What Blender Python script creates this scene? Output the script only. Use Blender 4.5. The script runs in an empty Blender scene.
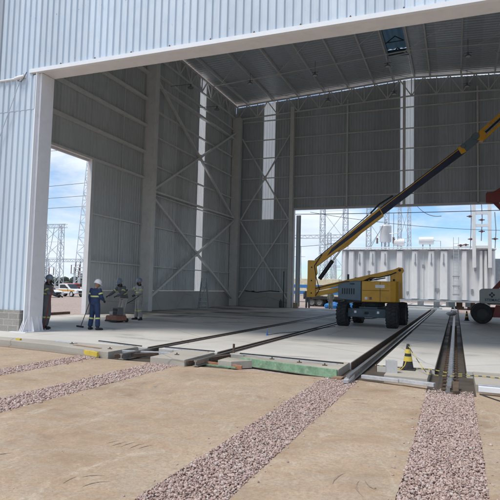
import bpy, math, random
import numpy as np
from mathutils import Vector, Matrix
random.seed(7); rng = np.random.default_rng(7)
S = bpy.context.scene; COL = S.collection
R = math.radians; PI = math.pi

# ------------------------------------------------------------------ materials
def nodes(name):
    m = bpy.data.materials.new(name); m.use_nodes = True
    nt = m.node_tree; b = nt.nodes['Principled BSDF']
    return m, nt, b
def N(nt, typ, **kw):
    n = nt.nodes.new(typ)
    for k, v in kw.items():
        if k in n.inputs.keys(): n.inputs[k].default_value = v
        else: setattr(n, k, v)
    return n
def mixc(nt, fac, a, b, mode='MIX'):
    n = nt.nodes.new('ShaderNodeMix'); n.data_type = 'RGBA'; n.blend_type = mode
    for i, v in ((0, fac), (6, a), (7, b)):
        if hasattr(v, 'is_linked') or hasattr(v, 'links'): nt.links.new(v, n.inputs[i])
        else: n.inputs[i].default_value = (*v, 1) if isinstance(v, tuple) and len(v) == 3 else v
    return n.outputs[2]
def ramp(nt, src, stops):
    r = nt.nodes.new('ShaderNodeValToRGB'); nt.links.new(src, r.inputs[0])
    e = r.color_ramp.elements
    while len(e) < len(stops): e.new(.5)
    for q, (p, c) in zip(e, stops):
        q.position = p; q.color = (*c, 1) if isinstance(c, tuple) else (c, c, c, 1)
    return r.outputs[0]
def coord(nt, scale=(1, 1, 1), kind='Object'):
    t = nt.nodes.new('ShaderNodeTexCoord'); m = nt.nodes.new('ShaderNodeMapping')
    m.inputs['Scale'].default_value = scale; nt.links.new(t.outputs[kind], m.inputs[0]); return m.outputs[0]
def noise(nt, vec, scale, detail=4, rough=.6, dist=0):
    n = N(nt, 'ShaderNodeTexNoise', Scale=scale, Detail=detail, Roughness=rough, Distortion=dist)
    nt.links.new(vec, n.inputs['Vector']); return n.outputs['Fac']
def bump(nt, b, h, strength=.3, dist=.01):
    n = N(nt, 'ShaderNodeBump', Strength=strength, Distance=dist); nt.links.new(h, n.inputs['Height'])
    nt.links.new(n.outputs[0], b.inputs['Normal'])
def simple(name, col, rough=.6, metal=0, var=.18, vs=3.0, dirt=None, amt=.7, bmp=.0, bs=40, scale=(1, 1, 1)):
    """paint / metal / cloth with uneven tone, wear and light bump"""
    m, nt, b = nodes(name); v = coord(nt, scale)
    n = noise(nt, v, vs, 5, .65)
    lo = tuple(max(0, c*(1-var)) for c in col); hi = tuple(min(1, c*(1+var)) for c in col)
    c = ramp(nt, n, [(.3, lo), (.7, hi)])
    if dirt:
        n2 = noise(nt, v, vs*2.7, 6, .7, .4)
        f = ramp(nt, n2, [(.52, 0.0), (.72, amt)])
        c = mixc(nt, f, c, dirt)
    nt.links.new(c, b.inputs['Base Color'])
    rr = ramp(nt, noise(nt, v, vs*1.7, 3), [(.3, max(0.05, rough-.12)), (.7, min(1, rough+.12))])
    nt.links.new(rr, b.inputs['Roughness']); b.inputs['Metallic'].default_value = metal
    if bmp: bump(nt, b, noise(nt, v, bs, 4), bmp, .01)
    return m
M = {}
def sheet_mat(name, col, axis, metal=.15, rough=.45, dirt=(.3, .29, .27), amount=.22):
    m, nt, b = nodes(name)
    v = coord(nt); sp = nt.nodes.new('ShaderNodeSeparateXYZ'); nt.links.new(v, sp.inputs[0])
    d = N(nt, 'ShaderNodeMath', operation='DIVIDE'); nt.links.new(sp.outputs[axis], d.inputs[0]); d.inputs[1].default_value = .98
    fl = N(nt, 'ShaderNodeMath', operation='FLOOR'); nt.links.new(d.outputs[0], fl.inputs[0])
    wn = nt.nodes.new('ShaderNodeTexWhiteNoise'); wn.noise_dimensions = '1D'; nt.links.new(fl.outputs[0], wn.inputs['W'])
    c0 = ramp(nt, wn.outputs['Value'], [(0, tuple(c*.86 for c in col)), (.75, col), (1, tuple(min(.9, c*1.07) for c in col))])
    vs = coord(nt, (3, 3, .35)); streak = ramp(nt, noise(nt, vs, 1.6, 6, .7), [(.5, 0.0), (.8, amount*2)])
    c1 = mixc(nt, streak, c0, dirt)
    spots = ramp(nt, noise(nt, coord(nt), 9, 2, .5), [(.72, 0.0), (.78, .5)])
    c2 = mixc(nt, spots, c1, dirt)
    nt.links.new(c2, b.inputs['Base Color'])
    b.inputs['Metallic'].default_value = metal
    nt.links.new(ramp(nt, noise(nt, v, 2.5, 4), [(.3, rough-.1), (.7, rough+.15)]), b.inputs['Roughness'])
    bump(nt, b, noise(nt, coord(nt, (1, 1, .5)), 1.3, 2), .35, .03)
    return m
M['slot_shade'] = simple('painted slot shade', (.07, .05, .038), .8, .1, .3, 7)  # dark colour standing in for shade inside the rail slots
M['rim_dark'] = simple('dark wheel disc', (.05, .05, .05), .7)
M['front_sheet'] = sheet_mat('front sheet zinc white', (.61, .69, .765), 0, amount=.12)
M['old_sheet'] = sheet_mat('weathered sheet', (.40, .435, .47), 0, amount=.2)
M['wall_sheet_x'] = sheet_mat('inner wall sheet x', (.60, .645, .66), 0, metal=.05)
M['wall_sheet_y'] = sheet_mat('inner wall sheet y', (.68, .71, .71), 1, metal=.05)
M['roof_sheet'] = sheet_mat('roof sheet', (.64, .68, .70), 0, metal=.35, rough=.36)
M['white_steel'] = simple('white painted steel', (.76, .755, .775), .5, 0, .05, 1.5, dirt=(.5, .47, .44), amt=.25)
M['grey_steel'] = simple('grey primed steel', (.80, .79, .765), .55, .05, .06, 1.5, dirt=(.42, .40, .37), amt=.3)
M['galv'] = simple('galvanised steel', (.42, .45, .48), .45, .7, .15, 6)
M['pale_galv'] = simple('pale lattice steel', (.50, .54, .58), .6, .3, .12, 1)
def translucent():
    m, nt, b = nodes('translucent sheet'); v = coord(nt, (6, 6, .4))
    b.inputs['Roughness'].default_value = .5
    t = nt.nodes.new('ShaderNodeBsdfTranslucent'); mx = nt.nodes.new('ShaderNodeMixShader'); mx.inputs[0].default_value = .62
    c = ramp(nt, noise(nt, v, 1.2, 5), [(.3, (.78, .79, .76)), (.7, (.9, .91, .89))])
    nt.links.new(c, b.inputs['Base Color']); nt.links.new(c, t.inputs[0])
    o = nt.nodes['Material Output']; nt.links.new(b.outputs[0], mx.inputs[1]); nt.links.new(t.outputs[0], mx.inputs[2]); nt.links.new(mx.outputs[0], o.inputs[0])
    return m
M['translucent'] = translucent(); M['flash_white'] = simple('white flashing', (.80, .82, .84), .4, 0, .03)
def sky_tint_translucent():  # blue of the sky light is put into the sheet colour
    m, nt, b = nodes('sky tinted translucent sheet')
    t = nt.nodes.new('ShaderNodeBsdfTranslucent'); mx = nt.nodes.new('ShaderNodeMixShader'); mx.inputs[0].default_value = .12
    c = ramp(nt, noise(nt, coord(nt, (2, .3, 2)), 1.5, 4), [(.3, (.07, .13, .18)), (.7, (.11, .19, .26))])
    nt.links.new(c, b.inputs['Base Color']); nt.links.new(c, t.inputs[0])
    o = nt.nodes['Material Output']; nt.links.new(b.outputs[0], mx.inputs[1]); nt.links.new(t.outputs[0], mx.inputs[2]); nt.links.new(mx.outputs[0], o.inputs[0])
    return m
M['sky_tint_sheet'] = sky_tint_translucent()

def apron_mat():
    m, nt, b = nodes('sandy concrete'); v = coord(nt)
    big = noise(nt, v, .7, 7, .68, .6); mid = noise(nt, coord(nt, (.8, 1.9, 1)), 1.7, 9, .74, .8); fine = noise(nt, v, 26, 6, .8); med = noise(nt, v, 6.5, 6, .7, .3)
    c = ramp(nt, big, [(.32, (.26, .175, .11)), (.45, (.39, .275, .18)), (.56, (.46, .34, .235)), (.7, (.53, .42, .315))])
    c = mixc(nt, ramp(nt, mid, [(.44, 0.0), (.58, .75)]), c, (.40, .325, .245))
    pale = noise(nt, coord(nt, (1, .5, 1)), 2.6, 8, .78, 1.0)
    c = mixc(nt, ramp(nt, pale, [(.54, 0.0), (.68, .6)]), c, (.58, .50, .395))
    c = mixc(nt, ramp(nt, med, [(.34, .5), (.5, 0.0)]), c, (.30, .21, .135))
    c = mixc(nt, ramp(nt, fine, [(.34, .7), (.56, 0.0)]), c, (.27, .19, .125))
    grit = noise(nt, v, 110, 2, .6); c = mixc(nt, ramp(nt, grit, [(.64, 0.0), (.72, .5)]), c, (.6, .52, .44))
    c = mixc(nt, ramp(nt, noise(nt, v, 75, 2, .6), [(.27, .7), (.34, 0.0)]), c, (.13, .09, .07))
    # dark scuffs, slanting and thin
    mp = coord(nt, (1.0, .22, 1)); mp.node.inputs['Rotation'].default_value = (0, 0, R(55))
    sc = noise(nt, mp, 5.5, 3, .55, 1.2); ms = noise(nt, v, .8, 2)
    mul = N(nt, 'ShaderNodeMath', operation='MULTIPLY')
    nt.links.new(ramp(nt, sc, [(.705, 0.0), (.75, 1.0)]), mul.inputs[0]); nt.links.new(ramp(nt, ms, [(.5, 0.0), (.6, .7)]), mul.inputs[1])
    c = mixc(nt, mul.outputs[0], c, (.20, .18, .16))
    nt.links.new(c, b.inputs['Base Color']); b.inputs['Roughness'].default_value = .9
    add = N(nt, 'ShaderNodeMath', operation='ADD'); nt.links.new(fine, add.inputs[0]); nt.links.new(mid, add.inputs[1])
    bump(nt, b, add.outputs[0], .5, .012)
    return m
M['apron'] = apron_mat()
def slab_mat(name, base=(.60, .575, .525), stain=.55, dark=(.20, .17, .14)):
    m, nt, b = nodes(name); v = coord(nt)
    big = noise(nt, v, .35, 6, .6, .4)
    c = ramp(nt, big, [(.3, tuple(x*.82 for x in base)), (.65, tuple(x*1.06 for x in base))])
    sv = coord(nt, (.55, 1.5, 1)); st = noise(nt, sv, .55, 7, .68, .8)
    c = mixc(nt, ramp(nt, st, [(.57, 0.0), (.66, stain)]), c, dark)
    if name.startswith('floor'):     # wet and oily patches on the rear left of the floor
        sx = nt.nodes.new('ShaderNodeSeparateXYZ'); nt.links.new(coord(nt), sx.inputs[0])
        r1 = N(nt, 'ShaderNodeMapRange'); nt.links.new(sx.outputs[1], r1.inputs[0]); r1.inputs[1].default_value = 19; r1.inputs[2].default_value = 25
        r2 = N(nt, 'ShaderNodeMapRange'); nt.links.new(sx.outputs[0], r2.inputs[0]); r2.inputs[1].default_value = -6; r2.inputs[2].default_value = -10
        wet = noise(nt, coord(nt, (.5, 1.2, 1)), .45, 5, .6, .5)
        a = N(nt, 'ShaderNodeMath', operation='MULTIPLY'); nt.links.new(r1.outputs[0], a.inputs[0]); nt.links.new(r2.outputs[0], a.inputs[1])
        b2 = N(nt, 'ShaderNodeMath', operation='MULTIPLY'); nt.links.new(a.outputs[0], b2.inputs[0]); nt.links.new(ramp(nt, wet, [(.50, 0.0), (.56, .9)]), b2.inputs[1])
        c = mixc(nt, b2.outputs[0], c, (.13, .115, .095))
    fine = noise(nt, v, 22, 5, .7)
    c = mixc(nt, ramp(nt, fine, [(.3, .3), (.6, 0.0)]), c, tuple(x*.65 for x in base))
    vo = nt.nodes.new('ShaderNodeTexVoronoi'); vo.feature = 'DISTANCE_TO_EDGE'; vo.inputs['Scale'].default_value = .28
    nv = mixc(nt, .12, v, N(nt, 'ShaderNodeTexNoise', Scale=1.5).outputs['Color']); nt.links.new(nv, vo.inputs['Vector'])
    c = mixc(nt, ramp(nt, vo.outputs['Distance'], [(.0, .55), (.006, 0.0)]), c, tuple(x*.35 for x in base))
    nt.links.new(c, b.inputs['Base Color'])
    nt.links.new(ramp(nt, st, [(.4, .75), (.66, .45)]), b.inputs['Roughness'])
    bump(nt, b, fine, .25, .008)
    return m
M['slab'] = slab_mat('floor concrete')
M['slab_front'] = slab_mat('front concrete', (.44, .40, .34), .85, (.26, .21, .155))
M['pit'] = slab_mat('pit concrete with painted shade', (.085, .068, .052), .6, (.03, .025, .02))  # near-black colour stands in for the shade of deeper pits
M['plinth'] = slab_mat('plinth concrete', (.54, .53, .51), .25, (.28, .26, .24))
M['ledge_dark'] = slab_mat('dark ledge concrete', (.27, .22, .17), .8, (.14, .11, .08))  # dark brown concrete with darker patches
def block_mat():
    m, nt, b = nodes('concrete blocks'); v = coord(nt)
    mp = v.node; mp.inputs['Rotation'].default_value = (R(90), 0, 0)
    br = N(nt, 'ShaderNodeTexBrick', Scale=1.0); br.inputs['Brick Width'].default_value = .4; br.inputs['Row Height'].default_value = .2
    br.inputs['Mortar Size'].default_value = .012; br.inputs['Color1'].default_value = (.36, .34, .31, 1); br.inputs['Color2'].default_value = (.27, .26, .24, 1)
    br.inputs['Mortar'].default_value = (.48, .45, .41, 1); nt.links.new(v, br.inputs['Vector'])
    n = noise(nt, coord(nt), 18, 5, .7)
    nt.links.new(mixc(nt, ramp(nt, n, [(.35, .5), (.65, 0.0)]), br.outputs['Color'], (.2, .18, .16)), b.inputs['Base Color'])
    b.inputs['Roughness'].default_value = .95; bump(nt, b, n, .6, .01); return m
M['block'] = block_mat()
def ground_mat():
    m, nt, b = nodes('reddish gravel ground'); v = coord(nt)
    c = ramp(nt, noise(nt, v, .06, 6), [(.3, (.33, .25, .21)), (.7, (.42, .33, .28))])
    vo = nt.nodes.new('ShaderNodeTexVoronoi'); vo.inputs['Scale'].default_value = 14; nt.links.new(v, vo.inputs['Vector'])
    c = mixc(nt, .35, c, ramp(nt, vo.outputs['Color'], [(.2, (.18, .13, .11)), (.8, (.58, .48, .43))]))
    nt.links.new(c, b.inputs['Base Color']); b.inputs['Roughness'].default_value = .95
    bump(nt, b, vo.outputs['Distance'], .6, .03); return m
M['ground'] = ground_mat()
def stone_mat():
    m, nt, b = nodes('crushed pink stone')
    g = nt.nodes.new('ShaderNodeNewGeometry')
    c = ramp(nt, g.outputs['Random Per Island'], [(0, (.26, .175, .14)), (.2, (.41, .285, .24)), (.5, (.51, .375, .325)), (.75, (.57, .445, .39)), (.9, (.44, .36, .32)), (1, (.62, .55, .49))])
    n = noise(nt, coord(nt), 60, 3)
    c = mixc(nt, ramp(nt, n, [(.35, .4), (.65, 0.0)]), c, (.28, .2, .18))
    nt.links.new(c, b.inputs['Base Color']); b.inputs['Roughness'].default_value = .9; return m
M['stone'] = stone_mat()
M['rail'] = simple('worn rail steel', (.36, .35, .34), .35, .75, .15, 8, dirt=(.22, .15, .11))
M['rust'] = simple('rusty steel', (.115, .078, .056), .8, .2, .35, 9, bmp=.3)
M['pipe_steel'] = simple('bright steel plate', (.60, .61, .63), .4, .5, .15, 5, dirt=(.4, .36, .32))
M['green_paint'] = simple('worn green formwork', (.19, .32, .20), .75, 0, .35, 5, dirt=(.40, .43, .34), amt=1.0, bmp=.3)
M['orange_paint'] = simple('orange painted plank', (.44, .19, .10), .75, 0, .3, 6, dirt=(.45, .35, .28))
M['yellow_safety'] = simple('yellow safety paint', (.62, .46, .06), .6, 0, .12, 5, dirt=(.4, .33, .18))
M['black'] = simple('black rubber', (.022, .022, .024), .7, 0, .3, 8)
M['tyre'] = simple('dusty tyre rubber', (.03, .03, .032), .85, 0, .35, 10, dirt=(.09, .08, .07))
M['lift_yellow'] = simple('lift yellow paint', (.62, .32, .02), .42, 0, .10, 1.6, dirt=(.40, .21, .03))
M['lift_navy'] = simple('navy boom paint', (.012, .018, .045), .55, 0, .2, 2)
M['lift_grey'] = simple('blue grey cover', (.10, .145, .17), .5, 0, .12, 2, dirt=(.16, .17, .17))
M['lift_dark'] = simple('dark chassis paint', (.06, .085, .10), .6, .1, .2, 3, dirt=(.14, .13, .12))
M['chrome'] = simple('cylinder rod', (.6, .6, .6), .2, 1, .05)
M['red_paint'] = simple('brown red paint', (.22, .035, .025), .5, 0, .15, 2)
M['cover_grey'] = simple('pale grey cover', (.42, .43, .40), .55, 0, .08, 2)
M['white_paint'] = simple('white paint', (.74, .75, .76), .45, 0, .04, .6, dirt=(.62, .62, .61))
M['tank_white'] = simple('transformer paint', (.66, .68, .70), .45, 0, .05, .5, dirt=(.52, .53, .53), scale=(1, 1, .3))
M['insulator'] = simple('brown porcelain', (.13, .06, .045), .3)
M['decal_white'] = simple('white sticker', (.75, .75, .73), .5)
M['ink'] = simple('dark blue ink', (.03, .04, .07), .6)
M['glass'] = simple('dark window glass', (.03, .035, .04), .1)
M['lamp_red'] = simple('red lens', (.5, .02, .02), .3)
M['lamp_white'] = simple('clear lens', (.8, .8, .78), .2)
M['ochre_stripe'] = simple('ochre stripe', (.62, .33, .07), .5)
M['bus_blue'] = simple('blue panel', (.03, .16, .42), .5)
M['cream'] = simple('cream panel', (.62, .56, .40), .6)
M['wood'] = simple('raw timber', (.25, .16, .10), .85, 0, .3, 6, bmp=.3)
M['beige'] = simple('beige box', (.45, .36, .25), .8)
M['skin'] = simple('skin', (.30, .17, .11), .55)
M['navy_cloth'] = simple('navy coverall', (.022, .04, .10), .9, 0, .2, 7, bmp=.4, bs=14)
M['grey_cloth'] = simple('grey coverall', (.33, .32, .295), .9, 0, .2, 7, dirt=(.28, .26, .23), bmp=.4, bs=14)
M['dark_cloth'] = simple('dark work shirt', (.13, .135, .145), .9, 0, .2, 7, bmp=.4, bs=14)
M['sand_cloth'] = simple('dusty work trousers', (.42, .39, .34), .9, 0, .2, 7, bmp=.4, bs=14)
M['hivis'] = simple('lime reflective band', (.55, .57, .20), .6, 0, .1)
M['helmet_white'] = simple('white helmet', (.78, .78, .78), .35, 0, .04)
M['helmet_grey'] = simple('grey blue helmet', (.20, .25, .30), .35, 0, .06)
M['hair'] = simple('dark hair', (.02, .015, .012), .8)
M['machine_red'] = simple('dusty red brown guard', (.30, .13, .09), .75, 0, .25, 6, dirt=(.36, .31, .27))
M['machine_grey'] = simple('dusty engine grey', (.16, .16, .155), .7, .1, .25, 8)
M['foliage'] = simple('far foliage', (.065, .085, .07), .9, 0, .5, .3)
M['lamp_grey'] = simple('lamp grey', (.22, .23, .24), .5)
M['led'] = simple('lamp housing', (.05, .055, .06), .5)

# ------------------------------------------------------------------ mesh helper
class MB:
    def __init__(s): s.v = []; s.f = []
    def add(s, vs, fs):
        o = len(s.v); s.v += [tuple(q) for q in vs]; s.f += [tuple(i+o for i in f) for f in fs]; return s
    def box(s, x0, x1, y0, y1, z0, z1):
        v = [(x, y, z) for z in (z0, z1) for y in (y0, y1) for x in (x0, x1)]
        return s.add(v, [(0, 2, 3, 1), (4, 5, 7, 6), (0, 1, 5, 4), (2, 6, 7, 3), (0, 4, 6, 2), (1, 3, 7, 5)])
    def bar(s, p, q, w, h=None, up=(0, 0, 1)):
        p = Vector(p); q = Vector(q); h = h or w; d = (q-p).normalized(); u = Vector(up)
        if abs(d.dot(u)) > .98: u = Vector((0, 1, 0))
        a = d.cross(u).normalized()*w/2; b = a.cross(d).normalized()*h/2
        v = [r+i*a+j*b for r in (p, q) for i, j in ((-1, -1), (1, -1), (1, 1), (-1, 1))]
        return s.add(v, [(0, 1, 2, 3), (7, 6, 5, 4), (0, 4, 5, 1), (1, 5, 6, 2), (2, 6, 7, 3), (3, 7, 4, 0)])
    def cyl(s, p, q, r0, r1=None, n=16):
        p = Vector(p); q = Vector(q); r1 = r0 if r1 is None else r1; d = (q-p).normalized()
        u = Vector((0, 0, 1)) if abs(d.z) < .9 else Vector((1, 0, 0)); a = d.cross(u).normalized(); b = d.cross(a)
        v = [c+(a*math.cos(t)+b*math.sin(t))*r for c, r in ((p, r0), (q, r1)) for t in [2*PI*i/n for i in range(n)]]
        f = [(i, (i+1) % n, n+(i+1) % n, n+i) for i in range(n)]
        return s.add(v, f+[tuple(range(n))[::-1], tuple(range(n, 2*n))])
    def tube(s, pts, r, n=8):
        """round bar along a path; r a number, a list, or a list of (rx, ry) with rx along the local side axis"""
        P = [Vector(p) for p in pts]; m = len(P)
        rr = r if isinstance(r, (list, tuple)) else [r]*m
        v = []; ref = None
        for i, p in enumerate(P):
            d = (P[min(i+1, m-1)]-P[max(i-1, 0)]).normalized()
            if ref is None: ref = Vector((1, 0, 0)) if abs(d.x) < .9 else Vector((0, 1, 0))
            a = (ref-d*ref.dot(d)).normalized(); ref = a; b = d.cross(a)
            rx, ry = rr[i] if isinstance(rr[i], (list, tuple)) else (rr[i], rr[i])
            v += [p+a*math.cos(t)*rx+b*math.sin(t)*ry for t in [2*PI*k/n for k in range(n)]]
        f = [(j*n+i, j*n+(i+1) % n, (j+1)*n+(i+1) % n, (j+1)*n+i) for j in range(m-1) for i in range(n)]
        return s.add(v, f+[tuple(range(n))[::-1], tuple(range((m-1)*n, m*n))])
    def prism(s, poly, y0, y1, axis='y'):
        """poly in (a,z); extruded along y (a=x) or x (a=y) ; axis z: poly in (x,y)"""
        n = len(poly)
        mk = {'y': lambda a, b, t: (a, t, b), 'x': lambda a, b, t: (t, a, b), 'z': lambda a, b, t: (a, b, t)}[axis]
        v = [mk(a, b, t) for t in (y0, y1) for a, b in poly]
        f = [(i, (i+1) % n, n+(i+1) % n, n+i) for i in range(n)]
        return s.add(v, f+[tuple(range(n))[::-1], tuple(range(n, 2*n))])
    def lathe(s, prof, c=(0, 0, 0), n=20):
        v = [(c[0]+r*math.cos(t), c[1]+r*math.sin(t), c[2]+z) for r, z in prof for t in [2*PI*k/n for k in range(n)]]
        m = len(prof)
        f = [(j*n+i, j*n+(i+1) % n, (j+1)*n+(i+1) % n, (j+1)*n+i) for j in range(m-1) for i in range(n)]
        return s.add(v, f+[tuple(range(n))[::-1], tuple(range((m-1)*n, m*n))])
    def ball(s, c, rx, ry=None, rz=None, n=12):
        ry = ry or rx; rz = rz or rx
        prof = [(max(.001, math.sin(PI*i/n)), -math.cos(PI*i/n)) for i in range(n+1)]
        o = len(s.v); s.lathe(prof, (0, 0, 0), n*2)
        s.v[o:] = [(c[0]+x*rx, c[1]+y*ry, c[2]+z*rz) for x, y, z in s.v[o:]]; return s
    def xf(s, mat):
        s.v = [tuple(mat @ Vector(q)) for q in s.v]; return s
    def build(s, name, mat, parent=None, label=None, bevel=0, smooth=False, world=False):
        off = Vector((0, 0, 0))
        if world and parent is not None:
            q = parent
            while q is not None: off += Vector(q.location); q = q.parent
        me = bpy.data.meshes.new(name)
        me.from_pydata([(x-off.x, y-off.y, z-off.z) for x, y, z in s.v], [], s.f)
        import bmesh
        bm = bmesh.new(); bm.from_mesh(me); bmesh.ops.recalc_face_normals(bm, faces=bm.faces); bm.to_mesh(me); bm.free()
        me.materials.append(M[mat] if isinstance(mat, str) else mat)
        if smooth:
            me.polygons.foreach_set('use_smooth', [True]*len(me.polygons)); me.update()
            try: me.set_sharp_from_angle(angle=R(40))
            except Exception: pass
        o = bpy.data.objects.new(name, me); COL.objects.link(o); o.parent = parent
        if label: o['label'] = label
        if bevel:
            b = o.modifiers.new('bevel', 'BEVEL'); b.width = bevel; b.segments = 2; b.limit_method = 'ANGLE'; b.angle_limit = R(35)
        return o
def thing(name, label, cat, loc=(0, 0, 0), rz=0, group=None):
    o = bpy.data.objects.new(name, None); COL.objects.link(o); o.location = loc; o.rotation_euler = (0, 0, rz)
    o.empty_display_size = .2
    return tag(o, label, cat, group)
def tag(o, label, cat, group=None):
    o['label'] = label; o['category'] = cat
    if group: o['group'] = group
    return o
def struct(o, kind='structure'):
    o['kind'] = kind; return o
def copy_tree(o, parent=None):
    c = o.copy(); COL.objects.link(c)
    if parent is not None: c.parent = parent
    for ch in list(o.children): copy_tree(ch, c)
    return c

# ------------------------------------------------------------------ ground, pavement, gravel
YF = 14.11; XL = -18.23; XR = 11.85; YB = 42.66; XRI = -3.19; HE = 17.75; HRI = 18.57
g = MB(); g.add([(-900, -60, -.22), (900, -60, -.22), (900, 1400, -.22), (-900, 1400, -.22)], [(0, 1, 2, 3)])
o = struct(g.build('ground', 'ground')); tag(o, 'reddish gravel yard around the hangar reaching the horizon', 'ground')

STRIPS = [(-.48, .27), (-2.48, -1.78), (-6.45, -5.75), (-8.62, -8.0)]
edges = [(-45, -8.62), (-8.0, -6.45), (-5.75, -2.48), (-1.78, -.48), (.27, 30)]
pv = MB()
for a, b in edges:
    ya = -14; yb = 10.62
    nY = 260
    ys = np.linspace(ya, yb, nY)
    ja = np.convolve(rng.normal(0, .012, nY+6), np.ones(4)/4, 'same')[3:-3] if a > -40 else np.zeros(nY)
    jb = np.convolve(rng.normal(0, .012, nY+6), np.ones(4)/4, 'same')[3:-3] if b < 29 else np.zeros(nY)
    for i in range(nY-1):
        y0, y1 = ys[i], ys[i+1]
        A0, A1, B0, B1 = a+ja[i], a+ja[i+1], b+jb[i], b+jb[i+1]
        pv.add([(A0, y0, -.15), (B0, y0, -.15), (B1, y1, -.15), (A1, y1, -.15), (A0, y0, -.24), (B0, y0, -.24), (B1, y1, -.24), (A1, y1, -.24)],
               [(0, 1, 2, 3), (0, 3, 7, 4), (1, 5, 6, 2)])
    pv.add([(a, yb, -.15), (b, yb, -.15), (b, yb, -.24), (a, yb, -.24)], [(0, 1, 2, 3)])
pv.prism([(-45, 10.62), (-8.0, 10.62), (-8.0, 10.75), (-9.7, 11.13), (-12, 11.43), (-22, 11.73), (-45, 11.9)], -.24, -.152, 'z')
o = struct(pv.build('pavement', 'apron')); tag(o, 'sandy brown concrete pavement in front of the hangar', 'pavement')

# short dark tyre scuffs on the pavement
sc = MB()
def stroke(pts, w):
    P_ = [Vector((x, y, 0)) for x, y in pts]; n = 14; L_ = []
    for i in range(n+1):
        t = i/n; a = P_[0].lerp(P_[1], t); b = P_[1].lerp(P_[2], t); c_ = a.lerp(b, t); d_ = (b-a).normalized(); q = Vector((-d_.y, d_.x, 0)); ww = w*math.sin(PI*min(1, .04+t*.96))*random.uniform(.35, 1)
        L_ += [c_+q*ww, c_-q*ww]
    sc.add([(v.x, v.y, -.146) for v in L_], [(2*i, 2*i+1, 2*i+3, 2*i+2) for i in range(n)])
for q in (((-3.63, 5.05), (-3.60, 5.12), (-3.57, 5.22)), ((-3.52, 5.0), (-3.50, 5.12), (-3.46, 5.22)), ((-3.41, 5.0), (-3.42, 5.14), (-3.36, 5.25)), ((-3.29, 5.0), (-3.31, 5.15), (-3.24, 5.25)), ((-3.2, 5.04), (-3.2, 5.15), (-3.12, 5.24)),
          ((-3.24, 3.9), (-3.27, 4.02), (-3.24, 4.1)), ((-3.2, 4.1), (-3.14, 4.2), (-3.02, 4.22)), ((-3.04, 3.9), (-3.04, 4.0), (-2.96, 4.1)), ((-3.0, 4.02), (-2.97, 4.1), (-2.88, 4.12)),
          ((-.84, 5.1), (-.88, 4.9), (-.74, 4.72)), ((-.80, 5.14), (-.76, 5.0), (-.66, 4.92)), ((-1.05, 4.9), (-1.08, 5.1), (-1.0, 5.25)), ((-4.4, 4.2), (-4.36, 4.32), (-4.25, 4.38)), ((-1.6, 8.7), (-1.5, 8.8), (-1.3, 8.75)), ((-1.55, 8.5), (-1.4, 8.55), (-1.25, 8.5))): stroke(q, .009)
o = struct(sc.build('pavement_scuff', simple('rubber scuff', (.28, .215, .16), .9, 0, .35, 30))); tag(o, 'short dark tyre scuffs on the sandy pavement', 'scuffs')

# crushed stone: every stone a small faceted lump
def stones(name, label, x0, x1, y0, y1, dens, size):
    nst = int((x1-x0)*(y1-y0)*dens)
    base = []
    import bmesh
    for k in range(6):
        bm = bmesh.new(); bmesh.ops.create_icosphere(bm, subdivisions=1, radius=1)
        vv = np.array([v.co[:] for v in bm.verts]); ff = np.array([[v.index for v in f.verts] for f in bm.faces]); bm.free()
        if True:
            # drop to a 12-vertex icosahedron for speed
            bm = bmesh.new(); bmesh.ops.create_icosphere(bm, subdivisions=1, radius=1)
            vv = np.array([v.co[:] for v in bm.verts]); ff = np.array([[v.index for v in f.verts] for f in bm.faces]); bm.free()
        vv = vv*(1+rng.uniform(-.42, .3, (len(vv), 1)))*np.array([1, rng.uniform(.65, 1), rng.uniform(.5, .85)])
        base.append((vv, ff))
    V = []; F = []; off = 0
    for k in range(6):
        m = nst//6; vv, ff = base[k]; n = len(vv)
        s = size*np.clip(rng.lognormal(0, .33, (m, 1, 1)), .45, 2.0)
        ang = rng.uniform(0, 2*PI, (m, 3)); ca, sa = np.cos(ang), np.sin(ang)
        Rz = np.zeros((m, 3, 3)); Rz[:, 0, 0] = ca[:, 0]; Rz[:, 0, 1] = -sa[:, 0]; Rz[:, 1, 0] = sa[:, 0]; Rz[:, 1, 1] = ca[:, 0]; Rz[:, 2, 2] = 1
        Rx = np.zeros((m, 3, 3)); Rx[:, 0, 0] = 1; Rx[:, 1, 1] = ca[:, 1]; Rx[:, 1, 2] = -sa[:, 1]; Rx[:, 2, 1] = sa[:, 1]; Rx[:, 2, 2] = ca[:, 1]
        P = np.einsum('mij,mjk,nk->mni', Rz, Rx, vv)*s
        yy = rng.uniform(y0, y1, m); t = .02*np.sin(yy*2.1)+.012*np.sin(yy*5.3)
        edge = rng.random(m) < .02
        xx = rng.uniform(x0, x1, m)+t*0; xx = np.where(edge, xx+rng.normal(0, .10, m), xx)
        out = (xx < x0) | (xx > x1)
        zz = np.where(out, -.15+size*.4, -.178+rng.uniform(0, .036, m)); 
        C = np.stack([xx, yy, zz], 1)
        P = P+C[:, None, :]
        V.append(P.reshape(-1, 3)); F.append((ff[None]+(np.arange(m)*n)[:, None, None]+off).reshape(-1, 3)); off += m*n
    V = np.concatenate(V); F = np.concatenate(F)
    me = bpy.data.meshes.new(name); me.vertices.add(len(V)); me.vertices.foreach_set('co', V.ravel())
    me.loops.add(F.size); me.loops.foreach_set('vertex_index', F.ravel().astype(np.int32))
    me.polygons.add(len(F)); me.polygons.foreach_set('loop_start', (np.arange(len(F))*3).astype(np.int32))
    me.update(calc_edges=True); me.materials.append(M['stone'])
    ob = bpy.data.objects.new(name, me); COL.objects.link(ob); ob['kind'] = 'stuff'; tag(ob, label, 'gravel'); return ob
stones('gravel', 'crushed pink stone strip running up to the rail right of the traffic cone', -.48, .27, 2.2, 10.35, 5200, .012)
stones('gravel', 'crushed pink stone strip crossing the middle of the picture to the green formwork', -2.48, -1.78, 1.8, 10.55, 5200, .012)
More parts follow.
